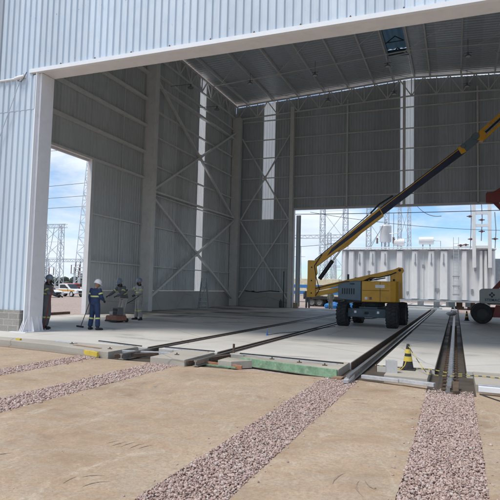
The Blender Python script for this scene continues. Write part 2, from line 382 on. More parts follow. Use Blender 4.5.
stones('gravel', 'crushed pink stone strip ending at the concrete block between the two left pits', -6.45, -5.75, 4.2, 10.75, 2600, .016)
stones('gravel', 'narrow farthest left stone strip ending at the yellow painted slab edge', -8.62, -8.0, 6.5, 10.8, 2200, .017)
bed = MB()
for a, b in STRIPS: bed.box(a-.03, b+.03, -14, 10.62, -.215, -.176)
o = struct(bed.build('gravel_bed', 'ground')); tag(o, 'dark fine gravel bedding beneath the stone strips', 'gravel bed')
# loose pebbles on the pavement
pb = MB()
for i in range(450):
    x = random.uniform(-9, 2.5); y = random.uniform(2.6, 10.3)
    r = random.uniform(.002, .0065); pb.ball((x, y, -.15+r*.5), r, r*random.uniform(.7, 1.3), r*.7, 3)
o = pb.build('loose_pebbles', 'stone'); o['kind'] = 'stuff'; tag(o, 'loose pebbles scattered over the sandy pavement', 'pebbles')
# one larger clod left in the foreground
o = MB().ball((-3.83, 3.62, -.14), .024, .02, .015, 4).build('rock', 'ground'); tag(o, 'small dark stone lying alone on the pavement at lower left', 'stone')

# ------------------------------------------------------------------ floor with rail slots
cuts = [(-7.3-.17, -7.3+.17), (-5.31-.17, -5.31+.17), (-2.19, -1.62), (-.42, .20)]
fl = MB(); xs = [XL+.05]+[q for c in cuts for q in c]+[XR-.05]
for i in range(0, len(xs), 2): fl.box(xs[i], xs[i+1], 12.0, 75 if xs[i] > -9 and xs[i+1] < 1 else 43.2, -.21, 0)
o = struct(fl.build('floor', 'slab', bevel=.012)); tag(o, 'grey concrete hangar floor with stains and rail slots', 'floor')
ft = MB()
ft.box(-7.47, -7.13, 12, 43.2, -.21, -.085); ft.box(-5.48, -5.14, 12, 43.2, -.21, -.085); ft.box(-2.19, -1.62, 12, 75, -.215, -.17); ft.box(-.42, .20, 12, 75, -.215, -.17)
ft.box(-7.75, -6.45, 10.5, 12, -.215, -.17); ft.box(-5.55, -4.65, 10.4, 12, -.215, -.17); ft.box(-2.22, -1.3, 10.2, 12, -.215, -.16); ft.box(-.5, .32, 9.95, 12, -.215, -.145)
o = struct(ft.build('rail_pit_floor', 'pit')); tag(o, 'bottom of the rail slots with recess shade painted in', 'rail pit')
# front slab pieces with slanting broken edges
fr = MB()
def piece(poly, z0=-.2, z1=0.0):
    fr.prism(poly, z0, z1, 'z')
piece([(-22, 11.75), (-12, 11.45), (-9.7, 11.15), (-8.35, 10.8), (-7.75, 10.72), (-7.75, 11.996), (-22, 11.996)])
piece([(-6.45, 10.5), (-5.55, 10.45), (-5.55, 11.996), (-6.45, 11.996)])
piece([(-4.65, 11.5), (-2.22, 10.78), (-2.22, 11.996), (-4.65, 11.996)])
piece([(-1.3, 10.62), (-.5, 10.55), (-.5, 11.996), (-1.3, 11.996)])
piece([(.32, 10.35), (12, 10.35), (12, 11.996), (.32, 11.996)])
piece([(-5.0, 11.0), (-4.65, 10.95), (-4.3, 11.35), (-4.66, 11.47), (-5.0, 11.6)], -.2, -.03)
o = struct(fr.build('floor_edge', 'slab_front', bevel=.008)); tag(o, 'rough front edge pieces of the hangar slab', 'slab edge')
# lower apron ledge at the left edge
lg = MB(); lg.prism([(-22, 11.5), (-12, 11.2), (-9.7, 10.92), (-8.0, 10.6), (-8.0, 10.75), (-9.7, 11.1), (-12, 11.4), (-22, 11.7)], -.2, -.125, 'z')
o = struct(lg.build('ledge', 'ledge_dark', bevel=.01)); tag(o, 'low concrete ledge along the left slab edge', 'ledge')

def rail(x, y0, y1, zt, label, clips=False):
    t = thing('rail', label, 'rail', (x, y0, zt-.13), 0, 'crane rails set in the floor')
    prof = [(-.065, 0), (.065, 0), (.065, .012), (.012, .03), (.012, .09), (.036, .1), (.036, .13), (-.036, .13), (-.036, .1), (-.012, .09), (-.012, .03), (-.065, .012)]
    m = MB(); m.prism(prof, 0, y1-y0, 'y'); m.build('rail_bar', 'rail', t)
    if clips:
        for i in range(46):
            for sx in (-1, 1):
                c = MB(); c.box(sx*.1-.04, sx*.1+.04, .25+i*.42, .35+i*.42, 0, .03); c.cyl((sx*.13, .3+i*.42, .03), (sx*.13, .3+i*.42, .065), .016, n=6)
                c.build('rail_clip', 'rust', t)
    return t
rail(-.113, 9.95, 75, 0.0, 'steel rail in the deep slot right of the traffic cone', True)
rail(-1.907, 10.15, 75, 0.0, 'steel rail in the slot passing right beside the yellow lift wheel')
rail(-5.31, 10.5, 43.2, 0.0, 'steel rail crossing the floor left of the green formwork')
rail(-7.3, 10.6, 43.2, 0.0, 'leftmost steel rail passing nearest the workers')
# dark strips painted as shade in the gaps beside the rails
for x, lab in ((-7.47, 'painted shade strip on the left of the slot nearest the workers'), (-7.13, 'painted shade strip on the right of the slot nearest the workers'), (-5.48, 'painted shade strip on the left of the slot left of the green formwork'), (-5.14, 'painted shade strip on the right of the slot left of the green formwork')):
    m = MB(); m.box(x-.035, x+.035, 12.05, 42.0, -.08, .003); tag(m.build('slot_shade_strip', 'slot_shade'), lab, 'shade strip', 'painted shade strips of the rail slots')
for x, sg, lab in ((-.42, 1, 'dark plate with painted shade on the left side of the deep slot'), (.20, -1, 'dark plate with painted shade on the right side of the deep slot'), (-2.19, 1, 'rusty steel lining on the left side of the slot by the lift'), (-1.62, -1, 'dark plate with painted shade on the right side of the slot by the lift')):  # dark plates carry the slot wall shade in their colour
    a, b = sorted((x+sg*.002, x+sg*.014)); m = MB(); m.box(a, b, 12.03, 60, -.168, -.012); tag(m.build('slot_lining', 'rust' if 'rusty' in lab else 'slot_shade'), lab, 'steel lining', 'linings of the deep rail slots')
# black threshold angles across the slab at the door line
for x0, x1, y0, y1, lab in ((-9.4, -7.7, 12.55, 12.08, 'black threshold strip behind the yellow slab edge'), (-7.1, -5.6, 12.25, 12.1, 'black threshold strip between the two left rails'),
                       (-4.9, -2.3, 12.08, 11.68, 'black threshold strip behind the green formwork')):
    m = MB(); m.bar((x0, y0, .012), (x1, y1, .012), .05, .022); tag(m.build('threshold_strip', 'black'), lab, 'steel strip', 'threshold strips')
    m = MB(); m.bar((x0+.1, y0-.14, .006), (x1-.1, y1-.14, .006), .1, .01); tag(m.build('threshold_plate', 'pipe_steel'), lab.replace('black threshold strip', 'thin pale plate in front of strip'), 'steel plate', 'threshold plates')
# front channel members
def chan(p, q, w, h, mat, name, lab, cat='steel channel'):
    m = MB(); m.bar(p, q, w, h); return tag(m.build(name, mat, bevel=.006), lab, cat)
chan((-1.72, 10.62, -.07), (-1.0, 10.42, -.06), .09, .07, 'pipe_steel', 'steel_channel', 'short pale steel channel before the cinder block')
chan((-1.0, 10.45, -.055), (-.36, 10.2, -.05), .09, .07, 'pipe_steel', 'steel_channel', 'pale steel channel before the cone ending at the deep slot')
chan((.36, 10.2, -.05), (2.4, 10.12, -.05), .10, .09, 'white_paint', 'steel_pipe', 'thick white pipe right of the deep slot nearest the camera', 'pipe')
chan((.36, 10.34, -.02), (2.4, 10.27, -.02), .05, .05, 'pipe_steel', 'steel_pipe', 'thin steel pipe lying behind the white pipe', 'pipe')
chan((-1.93, 10.05, -.10), (-1.91, 10.6, -.07), .10, .07, 'pipe_steel', 'steel_channel', 'pale steel end piece of the rail beside the green formwork')
chan((-.04, 9.97, -.115), (-.03, 10.55, -.04), .16, .07, 'rust', 'steel_plate', 'rusty plate at the end of the deep slot', 'steel plate')
chan((-7.6, 10.75, -.09), (-6.4, 11.9, -.07), .09, .09, 'rust', 'steel_beam', 'rusty beam lying diagonally in the left pit', 'steel beam')
chan((-7.75, 11.3, -.05), (-6.5, 11.55, -.05), .07, .07, 'pipe_steel', 'steel_bar', 'pale bar lying across the left pit', 'steel bar')
chan((-5.55, 10.55, -.08), (-5.1, 11.9, -.05), .09, .09, 'rust', 'steel_beam', 'rusty beam lying in the pit left of the orange plank', 'steel beam')
# painted formwork
m = MB(); m.bar((-4.62, 11.46, -.085), (-2.24, 10.745, -.085), .045, .18)
tag(m.build('formwork_board', 'green_paint', bevel=.006), 'green painted formwork board along the middle slab edge', 'board')
m = MB(); m.bar((-5.35, 11.05, -.13), (-4.4, 10.98, -.15), .05, .09)
tag(m.build('plank', 'orange_paint', bevel=.006), 'orange plank lying left of the green formwork', 'plank')
m = MB(); m.bar((-5.75, 10.98, -.145), (-4.5, 10.86, -.145), .05, .03)
tag(m.build('batten', 'green_paint'), 'thin green batten lying before the orange plank', 'batten')
m = MB(); m.bar((-8.72, 10.95, -.09), (-8.0, 10.66, -.09), .06, .15)
tag(m.build('edge_board', 'yellow_safety', bevel=.006), 'yellow painted board on the left slab edge', 'board')
m = MB(); m.box(-2.3, -2.1, 10.45, 10.75, -.2, -.12); tag(m.build('timber_block', 'wood'), 'dark timber block under the right end of green formwork', 'timber block')

# cone, cinder block, ropes
def cone(name, label, loc, h=.5, small=False):
    t = thing(name, label, 'traffic cone', loc)
    w = .155; m = MB(); m.prism([(-w, -w), (w, -w), (w, w), (-w, w)], 0, .025, 'z'); m.build('base', 'black', t, bevel=.01)
    R0 = .115; R1 = .028
    def rr(f): return R0+(R1-R0)*f
    b = MB(); b.lathe([(rr(0), .025), (rr(1), h), (rr(1)*.6, h+.004)]); b.build('cone_body', 'black', t, smooth=True)
    for a, c in ((.30, .50), (.62, .80)):
        z0 = .025+(h-.025)*a; z1 = .025+(h-.025)*c
        k = MB(); k.lathe([(rr(a)+.003, z0), (rr(c)+.003, z1)]); k.build('yellow_band', 'yellow_safety', t, smooth=True)
    return t
cone('traffic_cone', 'black and yellow traffic cone on the slab with a rope tied to its top', (-.93, 11.55, 0), .52)
cone('traffic_cone', 'tiny distant yellow and black cone left of the red lift wheel', (.58, 33.2, 0), .55)
m = MB()
for a in (0, .14): m.box(-.1+a*0, .1, -.07+a*0, .07, 0, .0)
m = MB(); w, d, h = .105, .08, .24
m.box(-w, w, -d, -d+.028, 0, h); m.box(-w, w, d-.028, d, 0, h); m.box(-w, -w+.03, -d+.028, d-.028, 0, h); m.box(w-.03, w, -d+.028, d-.028, 0, h); m.box(-w+.03, w-.03, -d+.028, d-.028, 0, h*.9)
o = m.build('cinder_block', 'plinth'); o.location = (-1.2, 10.98, 0); o.rotation_euler[2] = .25; tag(o, 'grey cinder block standing on end beside the cone', 'cinder block')
def sag(p, q, s, n=14):
    p = Vector(p); q = Vector(q); return [p.lerp(q, i/n)-Vector((0, 0, s*4*(i/n)*(1-i/n))) for i in range(n+1)]
def rope(pts, r, mat, lab, name='rope', cat='rope'):
    m = MB(); m.tube(pts, r, 6); return tag(m.build(name, mat, smooth=True), lab, cat)
def striped_mat():
    m, nt, b = nodes('yellow black rope'); v = coord(nt)
    w = N(nt, 'ShaderNodeTexWave', Scale=2.2, Distortion=.5); nt.links.new(v, w.inputs[0])
    nt.links.new(ramp(nt, w.outputs[1], [(.42, (.05, .05, .045)), (.5, (.50, .41, .10))]), b.inputs['Base Color']); b.inputs['Roughness'].default_value = .8; return m
M['rope'] = striped_mat()
rope(sag((-.93, 11.55, .5), (-.55, 11.0, .06), .02)+sag((-.5, 10.95, .03), (.1, 11.0, .03), .02)+sag((.15, 11.0, .02), (.32, 11.3, .02), 0), .008, 'rope', 'yellow and black rope running from the cone top to the deep slot')
rope([(-1.62, 11.75, .012), (-1.35, 11.72, .012), (-1.0, 11.66, .012), (-.7, 11.74, .012), (-.42, 11.7, .012), (-.1, 11.55, -.02), (.2, 11.4, .012)], .009, 'rope', 'yellow and black rope lying on the slab behind the cone')
rope([(.22, 11.25, .012), (.5, 11.3, .014), (.9, 11.18, .012), (1.4, 11.25, .012), (2.2, 11.1, .012)], .009, 'rope', 'yellow and black rope on the slab at the right edge')
rope([(-.95, 11.4, .2), (-.98, 11.38, .1), (-1.05, 11.35, .02), (-1.25, 11.4, .012)], .009, 'yellow_safety', 'yellow rope end hanging down the cone side')
rope([(.38, 10.15, -.13), (.55, 9.9, -.14), (.8, 9.5, -.14), (1.1, 9.2, -.14), (1.6, 8.9, -.14)], .009, 'black', 'black cable on the pavement at the right edge', 'cable', 'cable')
rope([(-6.02, 17.3, .01), (-5.9, 18.2, .01), (-5.4, 19.6, .01), (-5.3, 21, .012), (-4.9, 23, .01)], .009, 'black', 'thin black cable crossing the middle of the hangar floor', 'cable', 'cable')
m = MB(); m.cyl((-5.1, 12.15, 0), (-5.1, 12.15, .22), .028, n=10); tag(m.build('peg', 'rust'), 'short rusty peg standing by the rail left of green formwork', 'peg')
m = MB(); m.cyl((-6.0, 17.2, 0), (-6.0, 17.2, .1), .035, .02, 10); m.cyl((-6.0, 17.2, .1), (-6.0, 17.2, .16), .012, n=6); tag(m.build('plug', 'bus_blue'), 'small blue plug at the end of the floor cable', 'plug')
m = MB(); m.ball((-.3, 39.8, .12), .36, .25, .14, 6); m.ball((-.1, 39.6, .2), .2, .2, .14, 6)
tag(m.build('sheet_bundle', 'white_paint', smooth=True), 'white crumpled bundle at the far end of the deep slot', 'bundle')
for i, (x, y, lab) in enumerate(((-8.9, 11.55, 'small yellow scrap on the left slab near the column'),)):
    m = MB(); m.box(x-.42-2.1, x-.27-2.1, y-.03, y+.04, 0, .05); tag(m.build('scrap', 'yellow_safety'), lab, 'scrap')
for x, y, lab in ((-8.05, 11.2, 'small steel bracket on the slab above the yellow board'), (-9.55, 11.6, 'small steel bracket near the left column on the slab'), (-6.1, 11.1, 'small steel bracket on the concrete block between the pits'),
                  (-3.9, 11.55, 'small bolt on the slab behind the left end of green formwork'), (-3.2, 11.35, 'small bolt on the slab behind the middle of green formwork'), (-2.6, 11.2, 'small bolt on the slab behind the right end of green formwork')):
    m = MB(); m.box(x-.05, x+.05, y-.03, y+.03, 0, .015); m.cyl((x, y, .015), (x, y, .05), .015, n=8); tag(m.build('anchor_bracket', 'rust'), lab, 'bracket', 'anchor brackets')
chan((-9.3, 11.4, .006), (-8.3, 11.15, .006), .12, .012, 'wood', 'floor_plank', 'thin wooden plank on the left slab', 'plank')
chan((-10.4, 11.9, .01), (-9.5, 11.7, .01), .1, .02, 'pipe_steel', 'steel_bar', 'pale flat bar on the slab near the column', 'steel bar')

# ------------------------------------------------------------------ hangar
H = thing('hangar', 'large steel hangar clad in corrugated metal with an open front', 'hangar', (XRI, 28.4, 0))
P, RH = .245, .045
def corr(a0, a1, z0, z1, depth, axis, out, name, mat, label=None, top=None, parent=H, thick=False):
    """corrugated sheet along a (x or y); out=-1/+1 side the ribs stand; top(a) optional"""
    prof = []; n = int(math.ceil((a1-a0)/P-1e-4))
    for i in range(n):
        for da, dh in ((0, 0), (.062, 0), (.085, 1), (.222, 1)): prof.append((min(a0+i*P+da, a1), dh*RH))
    prof.append((a1, 0)); v = []
    for a, h in prof:
        zt = top(a) if top else z1
        for z in (z0, zt): v.append((a, depth+out*h, z) if axis == 'x' else (depth+out*h, a, z))
    f = [(2*i, 2*i+2, 2*i+3, 2*i+1) for i in range(len(prof)-1)]
    m = MB(); m.add(v, f); return m.build(name, mat, parent, label, world=True)
def roofz(x): return HRI-(HRI-HE)/(XRI-XL)*abs(x-XRI)
FS = 13.46
corr(-13.19, 6.9, 8.72, 0, FS, 'x', -1, 'front_cladding', 'front_sheet', 'pale blue white corrugated cladding above the opening', top=lambda x: roofz(x)+.3)
corr(-14.66, -13.19, 8.5, 0, FS, 'x', -1, 'front_cladding', 'front_sheet', top=lambda x: roofz(x)+.3)
corr(XL-.35, -14.66, 8.5, 0, FS, 'x', -1, 'front_cladding', 'old_sheet', 'greyer weathered corrugated sheets at upper left', top=lambda x: roofz(x)+.3)
corr(XL-.35, -13.02, 7.36, 8.52, FS-.01, 'x', -1, 'front_cladding', 'front_sheet')
corr(XL-.35, -13.02, .7, 7.4, FS, 'x', -1, 'front_cladding', 'front_sheet', 'lower corrugated cladding left of the column')
corr(6.905, XR+.35, .7, 0, FS, 'x', -1, 'front_cladding', 'front_sheet', top=lambda x: roofz(x)+.3)
m = MB(); m.box(-13.03, -12.985, 13.405, 13.517, .02, 8.598); m.build('corner_trim', 'flash_white', H, 'bright white trim strip between the cladding and the column', world=True)
# inner walls
def side_hole(): pass
xw = XL-.02
corr(YF-.6, 15.6, 1.25, 17.7, xw, 'y', -1, 'side_cladding', 'wall_sheet_y')
corr(15.6, 22.91, 8.3, 17.7, xw, 'y', -1, 'side_cladding', 'wall_sheet_y')
corr(22.91, 35.55, 1.25, 17.7, xw, 'y', -1, 'side_cladding', 'wall_sheet_y')
corr(36.62, YB, 1.25, 17.7, xw, 'y', -1, 'side_cladding', 'wall_sheet_y')
corr(35.55, 36.62, 1.25, 17.6, xw+.006, 'y', -1, 'translucent_panel', 'translucent', 'white translucent strip in the left side wall')
corr(YF-.6, YB, 1.25, 17.7, XR+.02, 'y', 1, 'side_cladding', 'wall_sheet_y')
yw = YB+.02; bt = lambda x: roofz(x)-.2
for a, b, z0 in ((XL, -15.6, 1.25), (-14.53, -12.75, 1.25), (-12.75, -4.08, 8.3), (-3.03, 6.35, 8.3), (6.35, XR, 1.25)):
    corr(a, b, z0, 0, yw, 'x', 1, 'back_cladding', 'wall_sheet_x', top=bt)
corr(-15.6, -14.53, 1.25, 7.4, yw, 'x', 1, 'back_cladding', 'wall_sheet_x')
corr(-15.6, -14.53, 7.38, 0, yw+.006, 'x', 1, 'translucent_panel', 'translucent', 'white translucent strip left of the back door', top=bt)
corr(-4.08, -3.03, 8.3, 0, yw+.006, 'x', 1, 'translucent_panel', 'translucent', 'white translucent strip above the back door', top=bt)
# roof sheets: corrugation runs down the slope (ribs across x), so profile along y
def roof_sheet(x0, x1, y0, y1, name='roof', mat='roof_sheet', dz=0):
    prof = []; n = int(math.ceil((y1-y0)/.33))
    for i in range(n):
        for da, h in ((0, 0), (.06, 0), (.09, .03), (.25, .03)): prof.append((min(y0+i*.33+da, y1), h))
    prof.append((y1, 0)); v = []
    for a, h in prof:
        for x in (x0, x1): v.append((x, a, roofz(x)+.08+h+dz))
    f = [(2*i, 2*i+2, 2*i+3, 2*i+1) for i in range(len(prof)-1)]
    MB().add(v, f).build(name, mat, H, world=True)
hx0, hx1, hy0, hy1 = -4.5, -3.19, 31.6, 38.3
roof_sheet(XL-.4, hx0, YF-.5, YB+.6); roof_sheet(hx0, XRI, YF-.5, hy0); roof_sheet(hx0, XRI, hy1, YB+.6); roof_sheet(XRI, XR+.4, YF-.5, YB+.6)
# roof vent over the opening
for yy in (31.9, 34.1, 36.2, 38.1):
    rv = MB(); rv.bar((hx0+.05, yy, 18.55), (-3.84, yy, 19.0), .06); rv.bar((-3.84, yy, 19.0), (hx1-.05, yy, 18.62), .06); rv.bar((hx0+.05, yy, 18.6), (hx1-.05, yy, 18.62), .05)
    rv.build('vent_frame', 'lift_dark', H, world=True)
corr_v = []
n = 8
for i in range(n+1):
    x = hx0-.1+(hx1-hx0+.2)*i/n
    for y in (31.3, 38.6): corr_v.append((x, y, 19.15+(.05 if i % 2 else 0)))
MB().add(corr_v, [(2*i, 2*i+2, 2*i+3, 2*i+1) for i in range(n)]).build('roof_vent', 'sky_tint_sheet', H, 'translucent roof vent near the ridge with blue sky light tinted in', world=True)
for x in (hx0-.1, hx1+.1):
    m = MB(); m.box(x-.01, x+.01, 31.3, 38.6, roofz(x)+.1, 19.15); m.build('vent_side', 'sky_tint_sheet', H, world=True)
for y in (31.3, 38.6):  # end panels added to block bright sky at the vent ends
    m = MB(); m.box(hx0-.1, hx1+.1, y-.01, y+.01, 18.62, 19.14); m.build('vent_light_block', 'sky_tint_sheet', H, world=True)
# purlins and rafters
for x in (-17.1, -14.75, -12.5, -10.25, -8.2, -6.13, -4.62, -3.0, -1.83, .42, 2.78, 5.1, 7.4, 9.7):
    m = MB(); m.box(x-.05, x+.05, YF, YB+.4, roofz(x)-.14, roofz(x)+.075); m.build('purlin', 'grey_steel', H, world=True)
def truss(p, q, zb, ztf, npan, parts, axis):
    """lattice girder from p to q (x or y range): chords and web; zb bottom(a), ztf top(a)"""
    m = MB(); P_ = lambda a, z: (a, parts, z) if axis == 'x' else (parts, a, z)
    a = [p+(q-p)*i/npan for i in range(npan+1)]
    for i in range(npan):
        m.bar(P_(a[i], zb(a[i])), P_(a[i+1], zb(a[i+1])), .1); m.bar(P_(a[i], ztf(a[i])), P_(a[i+1], ztf(a[i+1])), .1)
        mid = (a[i]+a[i+1])/2
        m.bar(P_(a[i], zb(a[i])), P_(mid, ztf(mid)), .08); m.bar(P_(mid, ztf(mid)), P_(a[i+1], zb(a[i+1])), .08)
        m.bar(P_(a[i], zb(a[i])), P_(a[i], ztf(a[i])), .07)
    return m.build('roof_truss', 'grey_steel', H, world=True)
truss(XL+.3, XR-.3, lambda x: 16.35+.55*(1-abs(x-XRI)/15), lambda x: roofz(x)-.2, 16, YB-.35, 'x')
truss(YF+.2, YB-.4, lambda y: 16.35, lambda y: 17.45, 16, XL+.25, 'y')
truss(YF+.2, YB-.4, lambda y: 16.35, lambda y: 17.45, 16, XR-.25, 'y')
for yy in (18.9, 23.6, 32.0, 37.4):
    for x0, x1 in ((XL+.2, XRI), (XRI, XR-.2)):
        m = MB(); m.bar((x0, yy, roofz(x0)-.17), (x1, yy, roofz(x1)-.17), .07); m.build('roof_strut', 'grey_steel', H, world=True)
for i, (ya, yb2) in enumerate(((28.3, 32), (32, 37.4), (37.4, 42.2))):
    for j in range(6):
        x0 = -17.5+j*4.7; x1 = x0+4.7
        if i % 2: x0, x1 = x1, x0
        m = MB(); m.bar((x0, ya, roofz(x0)-.2), (x1, yb2, roofz(x1)-.2), .03); m.build('roof_brace', 'grey_steel', H, world=True)
# rafters (transverse solid beams at column lines)
for yy in (28.2,):
    m = MB()
    for x0, x1 in ((XL+.1, XRI), (XRI, XR-.1)): m.bar((x0, yy, roofz(x0)-.42), (x1, yy, roofz(x1)-.42), .1, .08)
    m.build('rafter', 'grey_steel', H, world=True)
# columns
def hcol(x0, x1, y0, y1, z1, name='column', mat='grey_steel', label=None, z0=0, web='x', tf=.02):
    m = MB()
    if web == 'x':   # web spans x, flanges at x0 and x1
        m.box(x0, x0+tf, y0, y1, z0, z1); m.box(x1-tf, x1, y0, y1, z0, z1); m.box(x0+tf, x1-tf, (y0+y1)/2-.008, (y0+y1)/2+.008, z0, z1)
    else:
        m.box(x0, x1, y0, y0+tf, z0, z1); m.box(x0, x1, y1-tf, y1, z0, z1); m.box((x0+x1)/2-.008, (x0+x1)/2+.008, y0+tf, y1-tf, z0, z1)
    return m.build(name, mat, H, label, world=True)
m = MB(); m.box(XL+.02, XL+.75, 28.0, 28.45, 0, 17.4); m.build('column', 'grey_steel', H, 'tall boxed column in the middle of the left side wall', world=True, bevel=.01)
m = MB(); m.box(XL+.02, XL+.75, 41.85, 42.35, 0, 16.4); m.build('column', 'grey_steel', H, 'tall column in the back left corner', world=True, bevel=.01)
m = MB(); m.box(XR-.75, XR-.02, 28.0, 28.45, 0, 17.4); m.build('column', 'grey_steel', H, world=True)
m = MB(); m.box(XR-.75, XR-.02, 41.85, 42.35, 0, 16.4); m.build('column', 'grey_steel', H, world=True)
hcol(-13.05, -12.72, 42.2, 42.6, 17.0, web='y', label='column on the left side of the back door')
hcol(6.33, 6.66, 42.2, 42.6, 17.0, web='y')
hcol(-3.85, -3.65, 42.3, 42.6, 18.2, z0=8.3, web='y')
for x in (-8.3, 1.5): hcol(x, x+.12, 42.45, 42.6, 17.2, z0=8.3, web='y')
m = MB(); m.box(XL+.03, XL+.18, 22.91, 23.11, 0, 8.3); m.build('door_jamb', 'white_steel', H, 'white jamb of the left side door', world=True)
m = MB(); m.box(XL-.10, XL+.18, 22.86, 22.905, 0, 8.3); m.build('door_jamb', 'white_steel', H, world=True)
m = MB(); m.box(XL-.10, XL-.01, 15.5, 22.85, 8.12, 8.3); m.build('door_lintel', 'white_steel', H, world=True)
m = MB(); m.box(-12.72, -12.62, 42.4, 42.75, 0, 8.2); m.build('door_jamb', 'white_steel', H, 'white jamb on the left of the back door', world=True)
m = MB(); m.box(-12.72, 6.33, 42.45, 42.7, 8.18, 8.36); m.build('door_lintel', 'white_steel', H, 'pale lintel above the back door', world=True)
# leaf of the sliding door left open behind the jamb
mm = corr(-12.6, -12.2, .1, 7.8, 43.0, 'x', 1, 'sliding_door', 'wall_sheet_x', 'edge of the open sliding door behind the back wall')
# girts
def girt_side(z, y0, y1, w=.16, h=.10, x=XL):
    s = 1 if x < 0 else -1; a, b = sorted((x+s*.003, x+s*w)); m = MB(); m.box(a, b, y0, y1, z-h/2, z+h/2); m.build('girt', 'grey_steel', H, world=True)
for z in (9.9, 11.6, 13.3, 15.0): girt_side(z, YF, 27.98, .22, .16)
girt_side(8.28, 15.5, 27.98, .2, .12)
for z in (2.8, 5.35): girt_side(z, 23.12, 27.98, .14, .07)
for z in (2.8, 5.35, 9.3, 11.2, 12.9, 15.35): girt_side(z, 28.47, 41.83, .16 if z > 6 else .14, .10 if z > 6 else .07)
m = MB(); m.box(XL+.2, XL+.42, 28.47, 41.83, 7.5, 7.62); m.box(XL+.2, XL+.42, 28.47, 41.83, 7.3, 7.34); m.build('eaves_strut', 'grey_steel', H, world=True)
for z in (14.5,): girt_side(z, 28.47, 41.83, .3, .14)
def girt_back(z, x0, x1, w=.14, h=.08):
    m = MB(); m.box(x0, x1, YB-w, YB-.003, z-h/2, z+h/2); m.build('girt', 'grey_steel', H, world=True)
for z in (3.3, 5.35, 7.42): girt_back(z, XL+.76, -13.06)
girt_back(1.25, XL+.76, -13.06)
for z in (9.2, 11.05, 12.8, 14.4, 16.1): girt_back(z, XL+.76, XR-.76, .15)
for x in (-15.2+.0,):
    pass
for y in (25.6, 31.8, 39.4):
    m = MB(); m.bar((XL+.16, y, 1.3 if y > 23.1 else 8.4), (XL+.16, y, 16.3), .025); m.build('sag_rod', 'grey_steel', H, world=True)
# cross bracing
def xbrace(P4, w=.13, label=None):
    (a, b), (c, d) = P4
    for p, q in ((a, b), (c, d)):
        m = MB(); m.bar(p, q, w); m.build('brace', 'grey_steel', H, label, world=True)
    k = (Vector(a)+Vector(b))/2; m = MB(); m.box(k.x-.12, k.x+.12, k.y-.12, k.y+.12, k.z-.2, k.z+.2); m.build('gusset', 'grey_steel', H, world=True)
bx = XL+.32
xbrace((((bx, 28.5, .7), (bx, 41.8, 7.3)), ((bx+.004, 28.5, 7.3), (bx+.004, 41.8, .7))), .15)
xbrace((((bx, 28.5, 7.5), (bx, 41.8, 15.0)), ((bx+.004, 28.5, 15.0), (bx+.004, 41.8, 7.5))), .15)
by = YB-.3
xbrace((((-17.45, by, .7), (-13.1, by, 7.3)), ((-17.45, by+.004, 7.3), (-13.1, by+.004, .7))), .11)
xbrace((((-17.45, by, 7.4), (-13.1, by, 14.6)), ((-17.45, by+.004, 14.6), (-13.1, by+.004, 7.4))), .11)
# plinth walls
def plinth(x0, x1, y0, y1, label=None):
    m = MB(); m.box(x0, x1, y0, y1, -.2, 1.24); m.build('plinth_wall', 'plinth', H, label, world=True, bevel=.01)
plinth(XL-.12, XL+.1, 23.12, YB-.1, 'low concrete wall along the left side'); plinth(XL-.12, XL+.1, YF-.5, 15.5)
plinth(XL-.12, -12.75, YB-.09, YB+.14, 'low concrete wall in the back corner'); plinth(6.4, XR+.1, YB-.09, YB+.14); plinth(XR-.1, XR+.12, YF-.5, YB-.1)
m = MB(); m.box(XL-.3, -13.13, 13.35, 13.55, -.2, .7); m.build('block_wall', 'block', H, 'grey concrete block wall below the left cladding', world=True)
m = MB(); m.box(7.0, XR+.3, 13.35, 13.55, -.2, .7); m.build('block_wall', 'block', H, world=True)
# front opening frame : column and beam
def front_col(x0, x1, sgn, label):
    c = MB(); c.box(x0, x1, 13.52, YF, -.02, 8.61)
    o = c.build('column', 'white_steel', H, label, world=True, bevel=.008)
    g = MB()
    xi = x1 if sgn > 0 else x0
    g.box(x0-.3, x1+.12, 13.25, YF+.25, -.03, .02)
    for y in (13.62, 13.87, 14.02):     # triangular stiffeners
        g.prism([(xi, .02), (xi+sgn*.14, .02), (xi+sgn*.02, .5), (xi, .5)], y-.008, y+.008, 'y')
    xo = x0 if sgn > 0 else x1
    for y in (13.6, 13.95): g.prism([(xo, .02), (xo-sgn*.26, .02), (xo-sgn*.02, .62), (xo, .62)], y-.008, y+.008, 'y')
    for x in (x0+.05, (x0+x1)/2, x1-.05): g.prism([(13.518, .02), (13.3, .02), (13.5, .5), (13.518, .5)], x-.008, x+.008, 'x')
    g.build('base_plate', 'white_steel', o, world=True)
    for yb in (13.4, 14.2):
        k = MB(); k.cyl((xi+sgn*.05, yb, .02), (xi+sgn*.05, yb, .08), .018, n=8); k.build('bolt', 'galv', o, world=True)
front_col(-13.12, -12.88, 1, 'white painted steel column on the left of the opening')
front_col(6.5, 6.74, -1, None)
m = MB(); m.box(-13.12, 6.74, 13.50, YF, 8.62, 8.86); m.build('front_beam', 'white_steel', H, 'pale steel beam over the front opening', world=True)
m = MB(); m.box(-13.3, 6.9, 13.37, 13.497, 8.60, 8.73); m.build('flashing', 'flash_white', H, 'thin white flashing strip under the cladding', world=True)
for i in range(14):
    x = -12.0+i*1.35; m = MB(); m.box(x-.02, x+.02, 13.37, 13.41, 8.73, 8.76); m.cyl((x, 13.39, 8.76), (x, 13.39, 8.785), .01, n=6)
    m.build('flashing_bolt', 'rust', H, world=True)
m = MB()
for x in np.arange(-13.2, 6.8, .9): m.cyl((x, FS-RH-.012, 12.4), (x, FS-RH, 12.4), .012, n=6); m.cyl((x, FS-RH-.012, 10.5), (x, FS-RH, 10.5), .012, n=6)
m.build('screw_row', 'galv', H, world=True)
m = MB(); m.tube([(XL-.3, 13.36, 8.46), (-13.75, 13.36, 8.46)], .035, 10); m.tube([(-13.85, 13.34, 8.46), (-13.45, 13.34, 8.5)], .06, 10)
